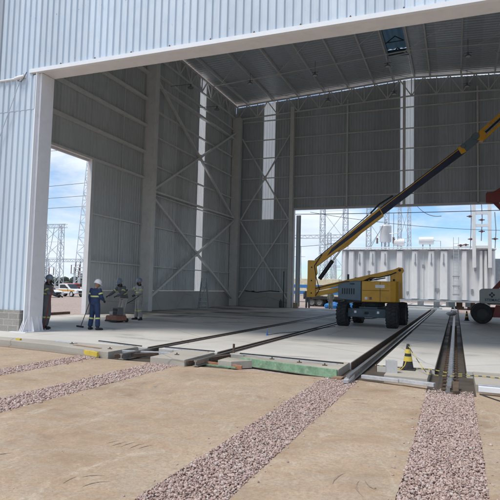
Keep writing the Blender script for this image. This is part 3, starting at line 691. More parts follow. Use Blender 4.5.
m.build('conduit', 'white_steel', H, 'white conduit pipe along the upper left cladding', world=True, smooth=True)
m = MB(); m.box(XR, XR+.3, 13.4, 13.46, 8.5, 8.55)
rope([(-13.5, 13.34, 8.6), (-13.62, 13.3, 8.3), (-13.9, 13.3, 7.6), (-14.6, 13.33, 6.0), (-15.4, 13.36, 4.6), (-16.3, 13.36, 3.4)], .014, 'pale_galv', 'thin grey rope slanting down the cladding at far left')
rope([(-13.35, 13.32, 8.62), (-13.42, 13.3, 8.45), (-13.55, 13.3, 8.3), (-13.7, 13.3, 8.36)], .012, 'rust', 'brown cord knotted at the end of the white conduit')

# high-bay lamps
def lamp(loc, lab, drop):
    t = thing('ceiling_lamp', lab, 'lamp', loc, 0, 'round high bay lamps')
    m = MB(); m.lathe([(.02, 0), (.19, 0), (.20, .04), (.14, .10), (.06, .14), (.06, .26), (.03, .3)]); m.build('housing', 'lamp_grey', t, smooth=True)
    m = MB(); m.lathe([(.16, -.012), (.16, -.002)]); m.build('lens', 'lamp_white', t)
    m = MB(); m.cyl((0, 0, .3), (0, 0, drop), .012, n=6); m.cyl((-.25, 0, .25), (.25, 0, .25), .015, n=6); m.build('rod', 'led', t)
for i, x in enumerate((-14.5, -9.46, -4.33, .79)):
    lamp((x, 36.4, 17.0), ('leftmost', 'second from left', 'third from left', 'rightmost')[i]+' round lamp in the front row under the roof', roofz(x)-17.15)
for i, x in enumerate((-9.7, -4.45, .83)):
    lamp((x, 41.7, 16.95), ('left', 'middle', 'right')[i]+' round lamp hanging close to the back wall truss', roofz(x)-17.1)
for (x, y, z, lab) in ((-16.5, 30.7, 14.8, 'round lamp on an arm before the middle column of the side wall'), (-16.5, 34.9, 14.7, 'round lamp on an arm near the side wall translucent strip')):
    t = thing('wall_lamp', lab, 'lamp', (x, y, z), 0, 'lamps on arms at the side wall')
    m = MB(); m.lathe([(.02, 0), (.19, 0), (.20, .04), (.14, .10), (.06, .14), (.06, .26), (.03, .3)]); m.build('housing', 'lamp_grey', t, smooth=True)
    m = MB(); m.bar((0, 0, .28), (XL+.2-x, 0, .32), .03); m.build('arm', 'lamp_grey', t)

# ------------------------------------------------------------------ yellow boom lift
def wheel(parent, c, r, w, ang, name='wheel', lug=True, rim=None):
    """c centre, axle direction angle ang in xy"""
    ax = Matrix.Rotation(ang, 4, 'Z'); T = Matrix.Translation(c) @ ax
    m = MB(); n = 32
    prof = [(-.5, .62), (-.5, .9), (-.42, .97), (-.2, 1), (.2, 1), (.42, .97), (.5, .9), (.5, .62)]
    for i in range(n):
        t0, t1 = 2*PI*i/n, 2*PI*(i+1)/n
        for (a0, r0), (a1, r1) in zip(prof, prof[1:]):
            m.add([(a0*w, math.cos(t0)*r*r0, math.sin(t0)*r*r0), (a1*w, math.cos(t0)*r*r1, math.sin(t0)*r*r1), (a1*w, math.cos(t1)*r*r1, math.sin(t1)*r*r1), (a0*w, math.cos(t1)*r*r0, math.sin(t1)*r*r0)], [(0, 1, 2, 3)])
    if lug:
        for i in range(20):
            t0 = 2*PI*i/20
            for s in (-1, 1):
                tt = t0+(PI/20 if s > 0 else 0)
                p0 = (s*.50*w, math.cos(tt)*r*.94, math.sin(tt)*r*.94); p1 = (s*.03*w, math.cos(tt+.17)*r*1.0, math.sin(tt+.17)*r*1.0)
                q = Vector((0, math.cos(tt+.08), math.sin(tt+.08)))
                m.bar(p0, p1, .055*r/.5, .07*r/.5, up=q)
    m.xf(T); o = m.build(name, 'tyre', parent)
    h = MB(); h.lathe([(.02, -.30*w), (.62*r, -.30*w), (.66*r, -.46*w), (.62*r, -.40*w), (.35*r, -.22*w), (.3*r, .22*w), (.62*r, .40*w), (.66*r, .46*w), (.02, .3*w)], n=24)
    h.xf(T @ Matrix.Rotation(R(90), 4, 'Y')); h.build('rim', rim or ('lift_dark' if lug else 'pale_galv'), o, smooth=True)
    return o
L = thing('boom_lift', 'yellow articulated boom lift with a long navy boom standing in the hangar', 'boom lift', (-3.4, 24.9, 0), R(10))
CH = Matrix.Translation((-.08, .36, 0)) @ Matrix.Rotation(R(-14), 4, 'Z')
def cpt(x, y, z): return CH @ Vector((x, y, z))
for i, (x, y) in enumerate(((-1.08, -1.42), (1.08, -1.42), (-1.05, 1.25), (1.05, 1.25))):
    wheel(L, cpt(x, y, .53), .53, .42, R(-14))
c = MB(); c.box(-.42, .42, -1.3, 1.3, .45, .88); c.box(-.85, .85, -1.6, -1.3, .42, .80); c.box(-.85, .85, 1.3, 1.6, .42, .80)
c.box(-1.0, 1.0, -1.48, -1.38, .5, .6); c.cyl((0, 0, .88), (0, 0, 1.05), .48, n=24); c.xf(CH); c.build('chassis', 'lift_dark', L, bevel=.025)
for sx in (-.5, .5):
    m = MB(); m.box(sx-.05, sx+.05, -1.612, -1.602, .6, .7); m.xf(CH); m.build('sticker', 'decal_white', L)
m = MB(); m.cyl((-.07, -1.64, .62), (.07, -1.64, .62), .05, n=12); m.xf(CH); m.build('tow_eye', 'black', L)
m = MB(); m.tube([cpt(-.5, -1.5, .45), cpt(-.3, -1.55, .38), cpt(.2, -1.55, .38), cpt(.6, -1.5, .46)], .02, 6); m.build('hose', 'black', L)
# turret
m = MB(); m.box(-1.45, .95, -.62, .62, 1.05, 1.16); m.build('turntable', 'lift_dark', L, bevel=.02)
m = MB(); m.prism([(-1.72, 1.3), (-1.66, 1.18), (-.70, 1.12), (-.70, 2.02), (-1.0, 2.03), (-1.72, 1.86)], -1.0, -.28); m.build('hood', 'lift_grey', L, 'blue grey engine hood on the left of the turret', bevel=.04)
m = MB(); m.prism([(-1.72, 1.3), (-1.66, 1.18), (-.70, 1.12), (-.70, 2.02), (-1.0, 2.03), (-1.72, 1.86)], .28, 1.0); m.build('hood', 'lift_grey', L, bevel=.04)
cw = [(-.69, -1.02), (.55, -1.02), (.78, -.96), (.92, -.8), (.98, -.5), (1.0, 0), (.98, .5), (.92, .8), (.78, .96), (.55, 1.02), (-.69, 1.02), (-.69, .28), (.5, .28), (.5, -.28), (-.69, -.28)]
m = MB(); m.prism(cw, 1.10, 2.02, 'z'); o = m.build('counterweight', 'lift_yellow', L, 'rounded yellow counterweight cover', bevel=.03)
m = MB(); m.box(-.55, -.43, -1.034, -1.022, 1.2, 1.32); m.build('sticker', 'decal_white', o); m = MB(); m.box(-.35, -.25, -1.034, -1.022, 1.2, 1.32); m.build('sticker', 'insulator', o)
m = MB(); m.box(-.705, -.69, -1.03, -1.0, 1.12, 2.04); m.build('seam', 'black', o)
for yy in (-.24, .20):
    m = MB(); m.prism([(.62, 1.9), (.62, 2.3), (.42, 2.42), (.95, 2.68), (1.14, 2.66), (1.2, 2.52), (1.12, 2.4), (1.14, 1.25), (.9, 1.25)], yy, yy+.04); m.build('riser_bracket', 'lift_yellow', L)
m = MB(); m.cyl((1.0, -.27, 2.55), (1.0, .27, 2.55), .06); m.cyl((.75, -.27, 2.1), (.75, .27, 2.1), .05); m.build('pivot_pin', 'black', L)
m = MB(); m.bar((-3.0, 0, 1.56), (1.02, 0, 2.55), .30, .20, up=(0, 0, 1)); m.build('upper_link', 'lift_yellow', L, bevel=.015)
m = MB(); m.bar((-3.0, 0, 1.33), (-.5, 0, 1.86), .30, .22); m.build('lower_link', 'lift_yellow', L, bevel=.015)
m = MB(); m.bar((-1.0, 0, 1.95), (-.55, 0, 2.1), .12); m.cyl((-.9, 0, 1.9), (-.1, 0, 2.22), .06); m.cyl((-.1, 0, 2.22), (.1, 0, 2.3), .035); m.build('link_cylinder', 'black', L)
for yy in (-.22, .18):
    m = MB(); m.prism([(-3.19, 1.22), (-2.80, 1.24), (-2.80, 2.2), (-2.72, 2.35), (-2.80, 2.95), (-3.15, 2.95)], yy, yy+.04); o = m.build('knuckle_plate', 'lift_yellow', L, bevel=.006)
    for zz in (1.42, 2.0, 2.62):
        k = MB(); k.cyl((-2.98, yy-.015 if yy < 0 else yy+.04, zz), (-2.98, yy-.001 if yy < 0 else yy+.055, zz), .035, n=12); k.build('pin', 'black', o)
m = MB(); m.box(-3.17, -3.13, -.18, .18, 1.24, 2.93); m.box(-2.86, -2.82, -.18, .18, 1.6, 2.3); m.build('knuckle_web', 'lift_yellow', L)
m = MB()
for i in range(6): m.box(-1.55+i*.1, -1.50+i*.1, -1.012, -1.003, 1.42, 1.68)
m.build('hood_vent', 'black', L)
m = MB(); m.box(-1.2, -1.0, -1.03, -1.003, 1.86, 1.9); m.build('hood_latch', 'black', L)
m = MB(); m.box(-.66, .5, -1.028, -1.022, 1.60, 1.615); m.box(.1, .115, -1.028, -1.022, 1.13, 2.0); m.build('panel_gap', 'black', o)
m = MB(); m.box(-.1, .3, -1.029, -1.0225, 1.72, 1.86); m.build('warning_plate', 'decal_white', o)
m = MB(); m.tube([(-.6, -.2, 2.03), (-.3, -.25, 2.18), (.1, -.22, 2.2), (.5, -.25, 2.3), (.85, -.29, 2.45)], .025, 6); m.tube([(-.5, .2, 2.03), (0, .1, 2.12), (.4, .1, 2.2)], .03, 6); m.build('hose', 'black', L)
m = MB(); m.tube([(-.95, -.1, 2.0), (-1.4, -.17, 1.99), (-2.2, -.17, 1.80), (-2.85, -.2, 1.62)], .018, 6); m.tube([(-2.78, -.23, 1.3), (-2.6, -.23, 1.6), (-2.75, -.22, 2.1), (-2.85, -.24, 2.7), (-2.5, -.19, 3.25)], .02, 6); m.build('hose', 'black', L)
m = MB(); m.cyl((-.35, .0, 2.05), (-.35, 0, 2.42), .05); m.ball((-.35, 0, 2.46), .07, .07, .06, 6); m.build('beacon', 'lamp_white', L)
m = MB(); m.box(-1.0, -.72, .3, .9, 2.03, 2.2); m.cyl((-1.3, .6, 2.0), (-1.3, .6, 2.35), .05); m.build('exhaust', 'lift_dark', L)
# main boom
p0 = Vector((-2.98, 0, 2.66)); p1 = Vector((.16, 0, 5.22)); d = (p1-p0).normalized(); up = Vector((-d.z, 0, d.x))
def bp(s, h, y=0): q = p0+d*s+up*h; return (q.x, y, q.z)
Lb = (p1-p0).length
m = MB(); m.add([bp(-.1, -.13, y) for y in (-.16, .16)]+[bp(Lb, -.22, y) for y in (-.16, .16)]+[bp(Lb+.1, .22, y) for y in (-.16, .16)]+[bp(-.1, .12, y) for y in (-.16, .16)], [(0, 2, 3, 1), (2, 4, 5, 3), (4, 6, 7, 5), (6, 0, 1, 7), (0, 6, 4, 2), (1, 3, 5, 7)])
o = m.build('main_boom', 'lift_yellow', L, 'yellow outer section of the main boom', bevel=.012)
for y in (-.166, .166):
    k = MB(); k.add([bp(.9, -.05, y), bp(Lb-.02, -.10, y), bp(Lb+.02, .11, y), bp(1.2, .07, y)], [(0, 1, 2, 3)])
    k = MB(); a = .003 if y > 0 else -.003
    pts = [bp(.85, -.05, y), bp(Lb-.02, -.10, y), bp(Lb+.02, .11, y), bp(1.25, .08, y)]
    k.add(pts+[(q[0], q[1]+a, q[2]) for q in pts], [(0, 1, 2, 3), (4, 7, 6, 5), (0, 4, 5, 1), (1, 5, 6, 2), (2, 6, 7, 3), (3, 7, 4, 0)]); k.build('navy_band', 'lift_navy', o)
m = MB()
for y in (-.13, .13): m.add([bp(1.6, -.16, y-.012), bp(2.5, -.55, y-.012), bp(2.75, -.55, y-.012), bp(3.7, -.2, y-.012), bp(1.6, -.16, y+.012), bp(2.5, -.55, y+.012), bp(2.75, -.55, y+.012), bp(3.7, -.2, y+.012)], [(0, 1, 2, 3), (7, 6, 5, 4), (0, 4, 5, 1), (1, 5, 6, 2), (2, 6, 7, 3), (3, 7, 4, 0)])
m = MB()
for y in (-.13, .13): m.add([bp(1.2, -.15, y-.012), bp(1.75, -.27, y-.012), bp(2.05, -.27, y-.012), bp(2.9, -.18, y-.012), bp(1.2, -.15, y+.012), bp(1.75, -.27, y+.012), bp(2.05, -.27, y+.012), bp(2.9, -.18, y+.012)], [(0, 1, 2, 3), (7, 6, 5, 4), (0, 4, 5, 1), (1, 5, 6, 2), (2, 6, 7, 3), (3, 7, 4, 0)])
m.build('cylinder_lug', 'lift_yellow', o)
m = MB(); m.tube([bp(.3, .16, -.1), bp(1.5, .19, -.1), bp(3.0, .24, -.1), bp(Lb-.5, .27, -.1)], .022, 6); m.build('boom_hose', 'black', L)
q0 = Vector(bp(Lb-.15, .0)); q1 = Vector((3.80, 0, 8.10)); m = MB(); m.bar(bp(Lb*.86, .03), q1, .26, .34, up=(-d.z, 0, d.x))
o2 = m.build('extension_boom', 'lift_navy', L, 'navy telescoping section of the main boom', bevel=.012)
d2 = (q1-q0).normalized(); u2 = Vector((-d2.z, 0, d2.x))
m = MB()
for y in (-.135, .135): m.bar(q0+u2*.125+Vector((0, y, 0))-d2*.2, q1+u2*.125+Vector((0, y, 0)), .012, .03, up=tuple(u2))
m.build('edge_strip', 'lift_yellow', o2)
m = MB(); m.bar(q1-d2*.22+u2*.04, q1+d2*.02, .29, .34, up=tuple(u2)); m.build('nose_collar', 'lift_yellow', L, bevel=.01)
m = MB(); m.tube([bp(Lb-.4, .26, -.1), bp(Lb+.2, .34, -.1), bp(Lb+.9, .26, -.1)], .04, 8); m.build('hose_carrier', 'black', L)
m = MB(); m.cyl((-2.62, 0, 2.08), (-2.02, 0, 2.96), .095, n=16); m.build('lift_cylinder', 'black', L, smooth=True)
m = MB(); m.cyl((-2.02, 0, 2.96), (-1.50, 0, 3.66), .04, n=12); m.build('cylinder_rod', 'chrome', L, smooth=True)
# jib joint and jib
m = MB(); m.bar(q1+Vector((-.02, 0, 0)), (4.42, 0, 8.66), .26, .36, up=(-.6, 0, .8)); m.cyl((4.30, -.2, 8.66), (4.30, .2, 8.66), .16); m.cyl((3.75, -.2, 8.22), (3.75, .2, 8.22), .1); m.build('jib_joint', 'lift_grey', L, bevel=.02)
m = MB()
m.bar((4.42, 0, 8.78), (6.3, 0, 10.5), .12, .13); m.bar((4.60, 0, 8.5), (6.4, 0, 10.2), .10, .11); m.prism([(4.34, 8.5), (4.62, 8.42), (4.74, 8.8), (4.5, 8.95)], -.14, .14)
m.build('jib', 'lift_yellow', L)
m = MB(); m.cyl((4.6, 0, 8.72), (5.6, 0, 9.68), .045); m.build('jib_cylinder', 'black', L)
m = MB()
for z in (9.9, 10.5, 11.05):
    for a, b in (((6.4, -.9), (6.4, .9)), ((7.1, -.9), (7.1, .9)), ((6.4, -.9), (7.1, -.9)), ((6.4, .9), (7.1, .9))): m.bar((a[0], a[1], z), (b[0], b[1], z), .04)
for x in (6.4, 7.1):
    for y in (-.9, .9): m.bar((x, y, 9.9), (x, y, 11.05), .04)
m.box(6.4, 7.1, -.9, .9, 9.86, 9.9); m.build('basket', 'lift_grey', L)

# ------------------------------------------------------------------ red boom lift
RL = thing('boom_lift', 'red boom lift with a pale grey cover standing at the right edge', 'boom lift', (3.2, 31.6, 0))
for x, y in ((-1.92, -.95), (1.0, -.95), (-1.92, .95), (1.0, .95)): wheel(RL, (x, y, .53), .53, .4, R(90), lug=False, rim='rim_dark')
m = MB(); m.box(-1.9, 1.3, -.42, .42, .4, .85); m.box(-1.3, 1.0, -.75, .75, .5, .8); m.prism([(-1.45, .35), (1.6, .35), (1.6, 1.0), (-1.25, 1.0)], -1.02, -.9); m.build('chassis', 'red_paint', RL, bevel=.02)
m = MB(); m.prism([(-1.97, 1.06), (2.0, 1.06), (2.0, 1.9), (-.8, 1.9), (-.95, 1.86), (-1.85, 1.84), (-1.97, 1.76)], -1.05, -.35); cov = m.build('cover', 'cover_grey', RL, 'pale grey side cover with a diamond emblem', bevel=.04)
m = MB(); m.prism([(-1.97, 1.06), (2.0, 1.06), (2.0, 1.9), (-.8, 1.9), (-.95, 1.86), (-1.85, 1.84), (-1.97, 1.76)], .35, 1.05); m.build('cover', 'cover_grey', RL, bevel=.04)
m = MB(); m.cyl((0, 0, .85), (0, 0, 1.06), .45); m.box(-1.6, 1.8, -.34, .34, 1.0, 1.2); m.build('turntable', 'black', RL)
e = MB()
for k in range(4):
    T = Matrix.Translation((-1.44, -1.056, 1.52)) @ Matrix.Rotation(R(45+90*k), 4, 'Y'); a = MB(); a.box(.015, .11, -.004, 0, .015, .11); a.xf(T); e.add(a.v, a.f)
e.build('emblem', 'ink', cov)
cu = bpy.data.curves.new('lettering', 'FONT'); cu.body = 'STEMAC'; cu.size = .185; cu.align_x = 'CENTER'; cu.extrude = .002; cu.space_character = 1.1; cu.offset = .004
to = bpy.data.objects.new('tmp', cu); COL.objects.link(to); dg = bpy.context.evaluated_depsgraph_get()
me = bpy.data.meshes.new_from_object(to.evaluated_get(dg)); bpy.data.objects.remove(to); me.materials.clear(); me.materials.append(M['ink'])
o = bpy.data.objects.new('lettering', me); COL.objects.link(o); o.parent = cov; o.location = (-1.42, -1.056, 1.19); o.rotation_euler = (R(90), 0, 0)
def rb(p, q, w, h, name): m = MB(); m.bar(p, q, w, h); return m.build(name, 'red_paint', RL, bevel=.015)
rb((-1.3, 0, 1.75), (.9, 0, 4.35), .3, .24, 'lower_boom'); rb((-.9, 0, 1.7), (1.15, 0, 4.1), .3, .14, 'lower_boom')
rb((.95, 0, 4.1), (-1.25, 0, 6.65), .16, .22, 'upper_link'); rb((1.3, 0, 4.25), (-.85, 0, 6.75), .16, .16, 'upper_link')
m = MB(); m.prism([(-1.66, 6.55), (-1.05, 6.5), (-.7, 6.7), (-.8, 7.15), (-1.6, 7.12), (-1.66, 7.0)], -.22, .22); m.build('knuckle', 'red_paint', RL, bevel=.02)
m = MB(); m.prism([(.7, 3.9), (1.4, 3.9), (1.4, 4.5), (.7, 4.5)], -.22, .22); m.build('knuckle', 'red_paint', RL, bevel=.02)
rb((-1.2, 0, 7.0), (3.6, 0, 10.0), .26, .32, 'main_boom')
m = MB(); m.cyl((-.6, 0, 6.6), (.6, 0, 7.6), .07); m.build('cylinder', 'black', RL)

# ------------------------------------------------------------------ workers
def remesh(m, name, mat, parent, vox, extra_smooth=4, label=None):
    o = m.build('tmpmesh', mat); r = o.modifiers.new('r', 'REMESH'); r.mode = 'VOXEL'; r.voxel_size = vox; r.use_smooth_shade = True
    s = o.modifiers.new('s', 'SMOOTH'); s.iterations = extra_smooth; s.factor = .5
    dg = bpy.context.evaluated_depsgraph_get(); dg.update(); me = bpy.data.meshes.new_from_object(o.evaluated_get(dg)); me.name = name
    bpy.data.objects.remove(o)
    n = bpy.data.objects.new(name, me); COL.objects.link(n); n.parent = parent
    if label: n['label'] = label
    return n
def lerp(a, b, t): return tuple(x+(y-x)*t for x, y in zip(a, b))
def hand(side, wrist, direc, fold, curl, mb):
    """palm and five fingers at the wrist; direc finger direction, fold palm-normal towards which fingers curl"""
    w = Vector(wrist); d = Vector(direc).normalized(); f = Vector(fold); f = (f-d*f.dot(d)).normalized(); s = d.cross(f)*side
    mb.tube([w-d*.03, w, w+d*.04, w+d*.085], [(.026, .026), (.026, .024), (.036, .018), (.04, .015)], 8) if abs(f.x) < .5 else mb.tube([w-d*.03, w, w+d*.04, w+d*.085], [.026, .027, .027, .025], 8)
    for k, (o_, ln) in enumerate(((-.03, .07), (-.01, .08), (.01, .075), (.03, .058))):
        b = w+d*.075+s*o_; pts = [b]; ang = curl*.5; cur = b
        for j in range(3):
            dd = (d*math.cos(ang)+f*math.sin(ang)); cur = cur+dd*ln*(.45, .32, .25)[j]; pts.append(cur); ang += curl
        mb.tube(pts, [.0115, .011, .0105, .008], 6)
    b = w+d*.02-s*.028; mb.tube([b, b+(-s*.6+d*.6+f*.3).normalized()*.035, b+(-s*.6+d*.6+f*.3).normalized()*.035+(d*.8+f*.6).normalized()*.03], [.013, .012, .009], 6)
def person(label, loc, rz, J, cloth, trouser, helmet, scale=1.0, mask=True, bands=True):
    t = thing('person', label, 'person', loc, rz); t.scale = (scale,)*3
    D = dict(pel=(0, 0, .95), mid=(0, 0, 1.12), ch=(0, 0, 1.32), nk=(0, 0, 1.49), hd=(0, .02, 1.63), hdir=(0, 1, 0),
             sl=(-.19, 0, 1.43), sr=(.19, 0, 1.43), el=(-.26, -.03, 1.16), er=(.26, -.03, 1.16), wl=(-.27, .08, .92), wr=(.27, .08, .92),
             kl=(-.11, .03, .50), kr=(.11, .03, .50), al=(-.12, 0, .09), ar=(.12, 0, .09), fl=(0, 1, 0), fr=(0, 1, 0))
    D.update(J)
    hl = Vector(D['pel'])+Vector((-.095, 0, -.03)); hr = Vector(D['pel'])+Vector((.095, 0, -.03))
    # body
    b = MB(); h = Vector(D['hd']); nk = Vector(D['nk'])
    b.tube([Vector(D['ch']), nk, h-Vector((0, 0, .06))], [.07, .055, .055], 10); b.ball(tuple(h+Vector((0, 0, .01))), .075, .092, .112, 10)
    hd = Vector(D['hdir']).normalized(); b.ball(tuple(h+hd*.045+Vector((0, 0, -.07))), .045, .045, .04, 8); b.tube([h+hd*.08+Vector((0, 0, .01)), h+hd*.108+Vector((0, 0, -.025))], [.008, .015], 6)
    sd = Vector((-hd.y, hd.x, 0))
    for s in (-1, 1): b.ball(tuple(h+sd*s*.076), .014, .02, .03, 6)
    b.tube([Vector(D['pel'])-Vector((0, 0, .08)), Vector(D['mid']), Vector(D['ch']), nk], [(.12, .09), (.12, .085), (.14, .09), (.06, .05)], 12)
    for s, e, w in (('sl', 'el', 'wl'), ('sr', 'er', 'wr')): b.tube([D['ch'], D[s], D[e], D[w]], [.05, .045, .034, .024], 8)
    for hp, k, a in ((hl, 'kl', 'al'), (hr, 'kr', 'ar')): b.tube([hp, D[k], D[a]], [.075, .05, .035], 8)
    remesh(b, 'body', 'skin', t, .013, 2)
    # shirt/coverall
    c = MB(); c.tube([Vector(D['pel'])-Vector((0, 0, .07)), D['pel'], D['mid'], D['ch'], lerp(D['ch'], D['nk'], .6), lerp(D['ch'], D['nk'], .95)], [(.18, .14), (.185, .145), (.178, .137), (.20, .14), (.14, .095), (.072, .066)], 16)
    for s, e, w in (('sl', 'el', 'wl'), ('sr', 'er', 'wr')):
        c.tube([lerp(D['ch'], D[s], .6), D[s], lerp(D[s], D[e], .5), D[e], lerp(D[e], D[w], .55), lerp(D[e], D[w], .93)], [.085, .082, .075, .067, .062, .048], 12)
    if cloth == trouser:
        for hp, k, a in ((hl, 'kl', 'al'), (hr, 'kr', 'ar')): c.tube([hp, lerp(hp, D[k], .5), D[k], lerp(D[k], D[a], .5), lerp(D[k], D[a], .93)], [.115, .105, .088, .088, .086], 12)
    remesh(c, 'coverall' if cloth == trouser else 'shirt', cloth, t, .02, 5)
    if cloth != trouser:
        c = MB(); c.tube([lerp(D['pel'], D['mid'], .4), D['pel'], hl.lerp(hr, .5)-Vector((0, 0, .06))], [(.16, .12), (.168, .128), (.15, .12)], 14)
        for hp, k, a in ((hl, 'kl', 'al'), (hr, 'kr', 'ar')): c.tube([hp, lerp(hp, D[k], .5), D[k], lerp(D[k], D[a], .5), lerp(D[k], D[a], .93)], [.115, .105, .088, .088, .084], 12)
        remesh(c, 'trousers', trouser, t, .02, 5)
    def band(p, q, r, hgt=.05):
        p = Vector(p); q = Vector(q); dd = (q-p).normalized()*hgt/2; mid = (p+q)/2
        r = tuple(q*1.06 for q in r) if isinstance(r, tuple) else r*1.08; k = MB(); k.tube([mid-dd, mid+dd], [r, r], 16); k.build('reflective_band', 'hivis', t, smooth=True)
    if bands:
        band(lerp(D['pel'], D['ch'], .62), lerp(D['pel'], D['ch'], .68), (.183, .137))
        for s, e in (('sl', 'el'), ('sr', 'er')): band(lerp(D[s], D[e], .50), lerp(D[s], D[e], .56), .074)
        for k, a in (('kl', 'al'), ('kr', 'ar')): band(lerp(D[k], D[a], .2), lerp(D[k], D[a], .26), .084)
    # gloves
    for s, w, e in ((-1, 'wl', 'el'), (1, 'wr', 'er')):
        gm = MB(); dr = Vector(D[w])-Vector(D[e]); fold = D.get('f'+w, (0, 1, 0) if abs(dr.normalized().y) < .8 else (0, 0, -1))
        dr2 = D.get('d'+w, tuple(dr)); hand(s, D[w], dr2, fold, D.get('c'+w, .45), gm); remesh(gm, 'glove', 'black', t, .006, 1)
    # boots
    for a, f in (('al', 'fl'), ('ar', 'fr')):
        A = Vector(D[a]); F = Vector(D[f]).normalized(); F = Vector((F.x, F.y, 0)).normalized() if abs(F.z) < .9 else Vector((0, 1, 0))
        z0 = A.z-.09
        bm_ = MB(); bm_.tube([A+Vector((0, 0, .1)), A-Vector((0, 0, .02))], [.058, .055], 10)
        bm_.tube([A-F*.075+Vector((0, 0, -.045)), A+F*.02+Vector((0, 0, -.045)), A+F*.13+Vector((0, 0, -.052)), A+F*.19+Vector((0, 0, -.062))], [.042, .046, .045, .03], 10)
        remesh(bm_, 'boot', 'black', t, .012, 2)
    # helmet
    hm = MB(); n = 28; rx, ry = .112, .132; prof = [(1.0, -.01), (1.0, .02), (.985, .05), (.93, .08), (.84, .105), (.70, .127), (.5, .144), (.25, .154), (.01, .156)]
    yaw = math.atan2(-hd.x, hd.y); T = Matrix.Translation(h+Vector((0, 0, .03))) @ Matrix.Rotation(yaw, 4, 'Z') @ Matrix.Rotation(D.get('tilt', -.1), 4, 'X')
    hm.lathe(prof, n=n); hm.v = [(x*rx, y*ry, z) for x, y, z in hm.v]
    br = MB(); br.lathe([(1.0, -.012), (1.08, -.014), (1.08, -.006), (1.0, .0)], n=n); br.v = [(x*rx, y*ry+(.04 if y > .3 else 0), z) for x, y, z in br.v]; hm.add(br.v, br.f)
    hm.tube([(0, -.12, .05), (0, -.09, .115), (0, -.03, .152), (0, .03, .152), (0, .09, .115), (0, .12, .05)], .014, 8); hm.xf(T); hm.build('helmet', helmet, t, smooth=True)
    if mask:
        k = MB(); k.ball(tuple(h+hd*.06+Vector((0, 0, -.055))), .062, .06, .06, 8); k.tube([nk+Vector((0, 0, -.03)), nk+Vector((0, 0, .05)), h-Vector((0, 0, .09))], [(.08, .078), (.072, .072), (.07, .075)], 12); k.build('face_mask', 'black', t, smooth=True)
    k = MB()
    for s in (-1, 1): k.ball(tuple(h+hd*.088+sd*s*.03+Vector((0, 0, .012))), .018, .018, .014, 6)
    k.build('safety_glasses', 'glass', t)
    return t
# blue coverall worker, back to the camera, scraping the floor on his left
person('person in navy coverall and white helmet pushing a long floor scraper, seen from behind', (-11.84, 15.5, 0), R(-8),
       dict(hd=(.045, .04, 1.62), hdir=(.45, .85, 0), tilt=-.35, el=(-.27, .0, 1.17), wl=(-.30, .07, .93), er=(.27, .03, 1.17), wr=(.17, .24, 1.05), kl=(-.15, .02, .5), al=(-.19, -.02, .09), kr=(.12, .03, .5), ar=(.17, .0, .09), fl=(-.3, 1, 0), fr=(.6, 1, 0), cwl=.8),
       'navy_cloth', 'navy_cloth', 'helmet_white', .985, mask=False)
t = thing('floor_scraper', 'long handled floor scraper held by the worker in navy', 'scraper', (-12.15, 15.57, 0))
m = MB(); m.tube([(.0, .02, .94), (-.75, .55, .06)], .014, 8); m.build('handle', 'rust', t)
m = MB(); m.bar((-1.0, .62, .03), (-.55, .42, .03), .04, .06); m.build('blade', 'black', t)
# worker at the left column, pole in hand
person('person in dark work clothes half hidden behind the white column holding a red pole', (-13.33, 14.75, 0), R(-70),
       dict(hd=(0, .06, 1.64), er=(.24, .16, 1.2), wr=(.16, .40, 1.18), el=(-.24, .12, 1.18), wl=(-.12, .38, 1.1), kl=(-.1, .05, .5), al=(-.12, -.05, .09), dwr=(0, 1, .1), dwl=(0, 1, .1), cwr=.9, cwl=.9),
       'dark_cloth', 'dark_cloth', 'helmet_grey', 1.04, bands=True)
m = MB(); m.tube([(-12.83, 14.5, 1.54), (-13.12, 14.45, .02)], .017, 8); o = m.build('pole', 'red_paint'); tag(o, 'thin red pole leaning in the hand of the worker behind the column', 'pole')
# machine operator
person('person in dark shirt and dusty trousers bending over the floor machine', (-13.75, 19.95, 0), R(165),
       dict(pel=(.0, -.06, .93), mid=(-.03, .02, 1.10), ch=(-.07, .14, 1.28), nk=(-.10, .24, 1.42), hd=(-.12, .32, 1.55), hdir=(-.1, .9, -.3), tilt=-.5, sl=(-.25, .17, 1.38), sr=(.12, .17, 1.37),
            el=(-.30, .30, 1.12), er=(.30, .30, 1.14), wl=(-.20, .52, 1.02), wr=(.28, .52, 1.02), kl=(-.11, .12, .50), al=(-.10, -.02, .09), kr=(.16, -.02, .48), ar=(.26, -.22, .12), dwl=(0, 1, -.2), dwr=(0, 1, -.2), cwl=.9, cwr=.9),
       'dark_cloth', 'sand_cloth', 'helmet_grey', 1.08)
t = thing('floor_grinder', 'dusty floor grinding machine with a grey motor on a red brown base', 'machine', (-13.55, 19.2, 0), R(-15))
t.scale = (.88, .88, .95)
m = MB(); m.prism([(-.40, .08), (.40, .08), (.40, .24), (.34, .30), (-.34, .30), (-.40, .24)], -.32, .32); m.build('base_guard', 'machine_red', t, bevel=.02)
m = MB(); m.cyl((0, 0, .02), (0, 0, .08), .34, n=24); m.box(-.42, .42, -.34, -.32, .03, .1); m.build('skirt', 'black', t)
m = MB(); m.box(-.08, .30, -.16, .18, .30, .66); m.build('motor', 'machine_grey', t, bevel=.03)
m = MB(); m.box(-.06, .28, -.165, -.16, .5, .62)
for i in range(6): m.box(-.05+i*.055, -.03+i*.055, -.17, -.16, .34, .48)
m.build('motor_fins', 'black', t)
m = MB()
for s in (-.27, .22): m.tube([(s*.6, .22, .25), (s, .32, .6), (s, .45, 1.03)], .018, 8)
m.tube([(-.34, .45, 1.04), (.30, .45, 1.04)], .02, 8); m.bar((-.22, .27, .45), (.16, .27, .45), .03); m.build('handle_frame', 'sand_cloth', t)
m = MB(); m.box(-.42, -.14, -.1, .2, .30, .46); m.build('water_tank', 'plinth', t, bevel=.03)
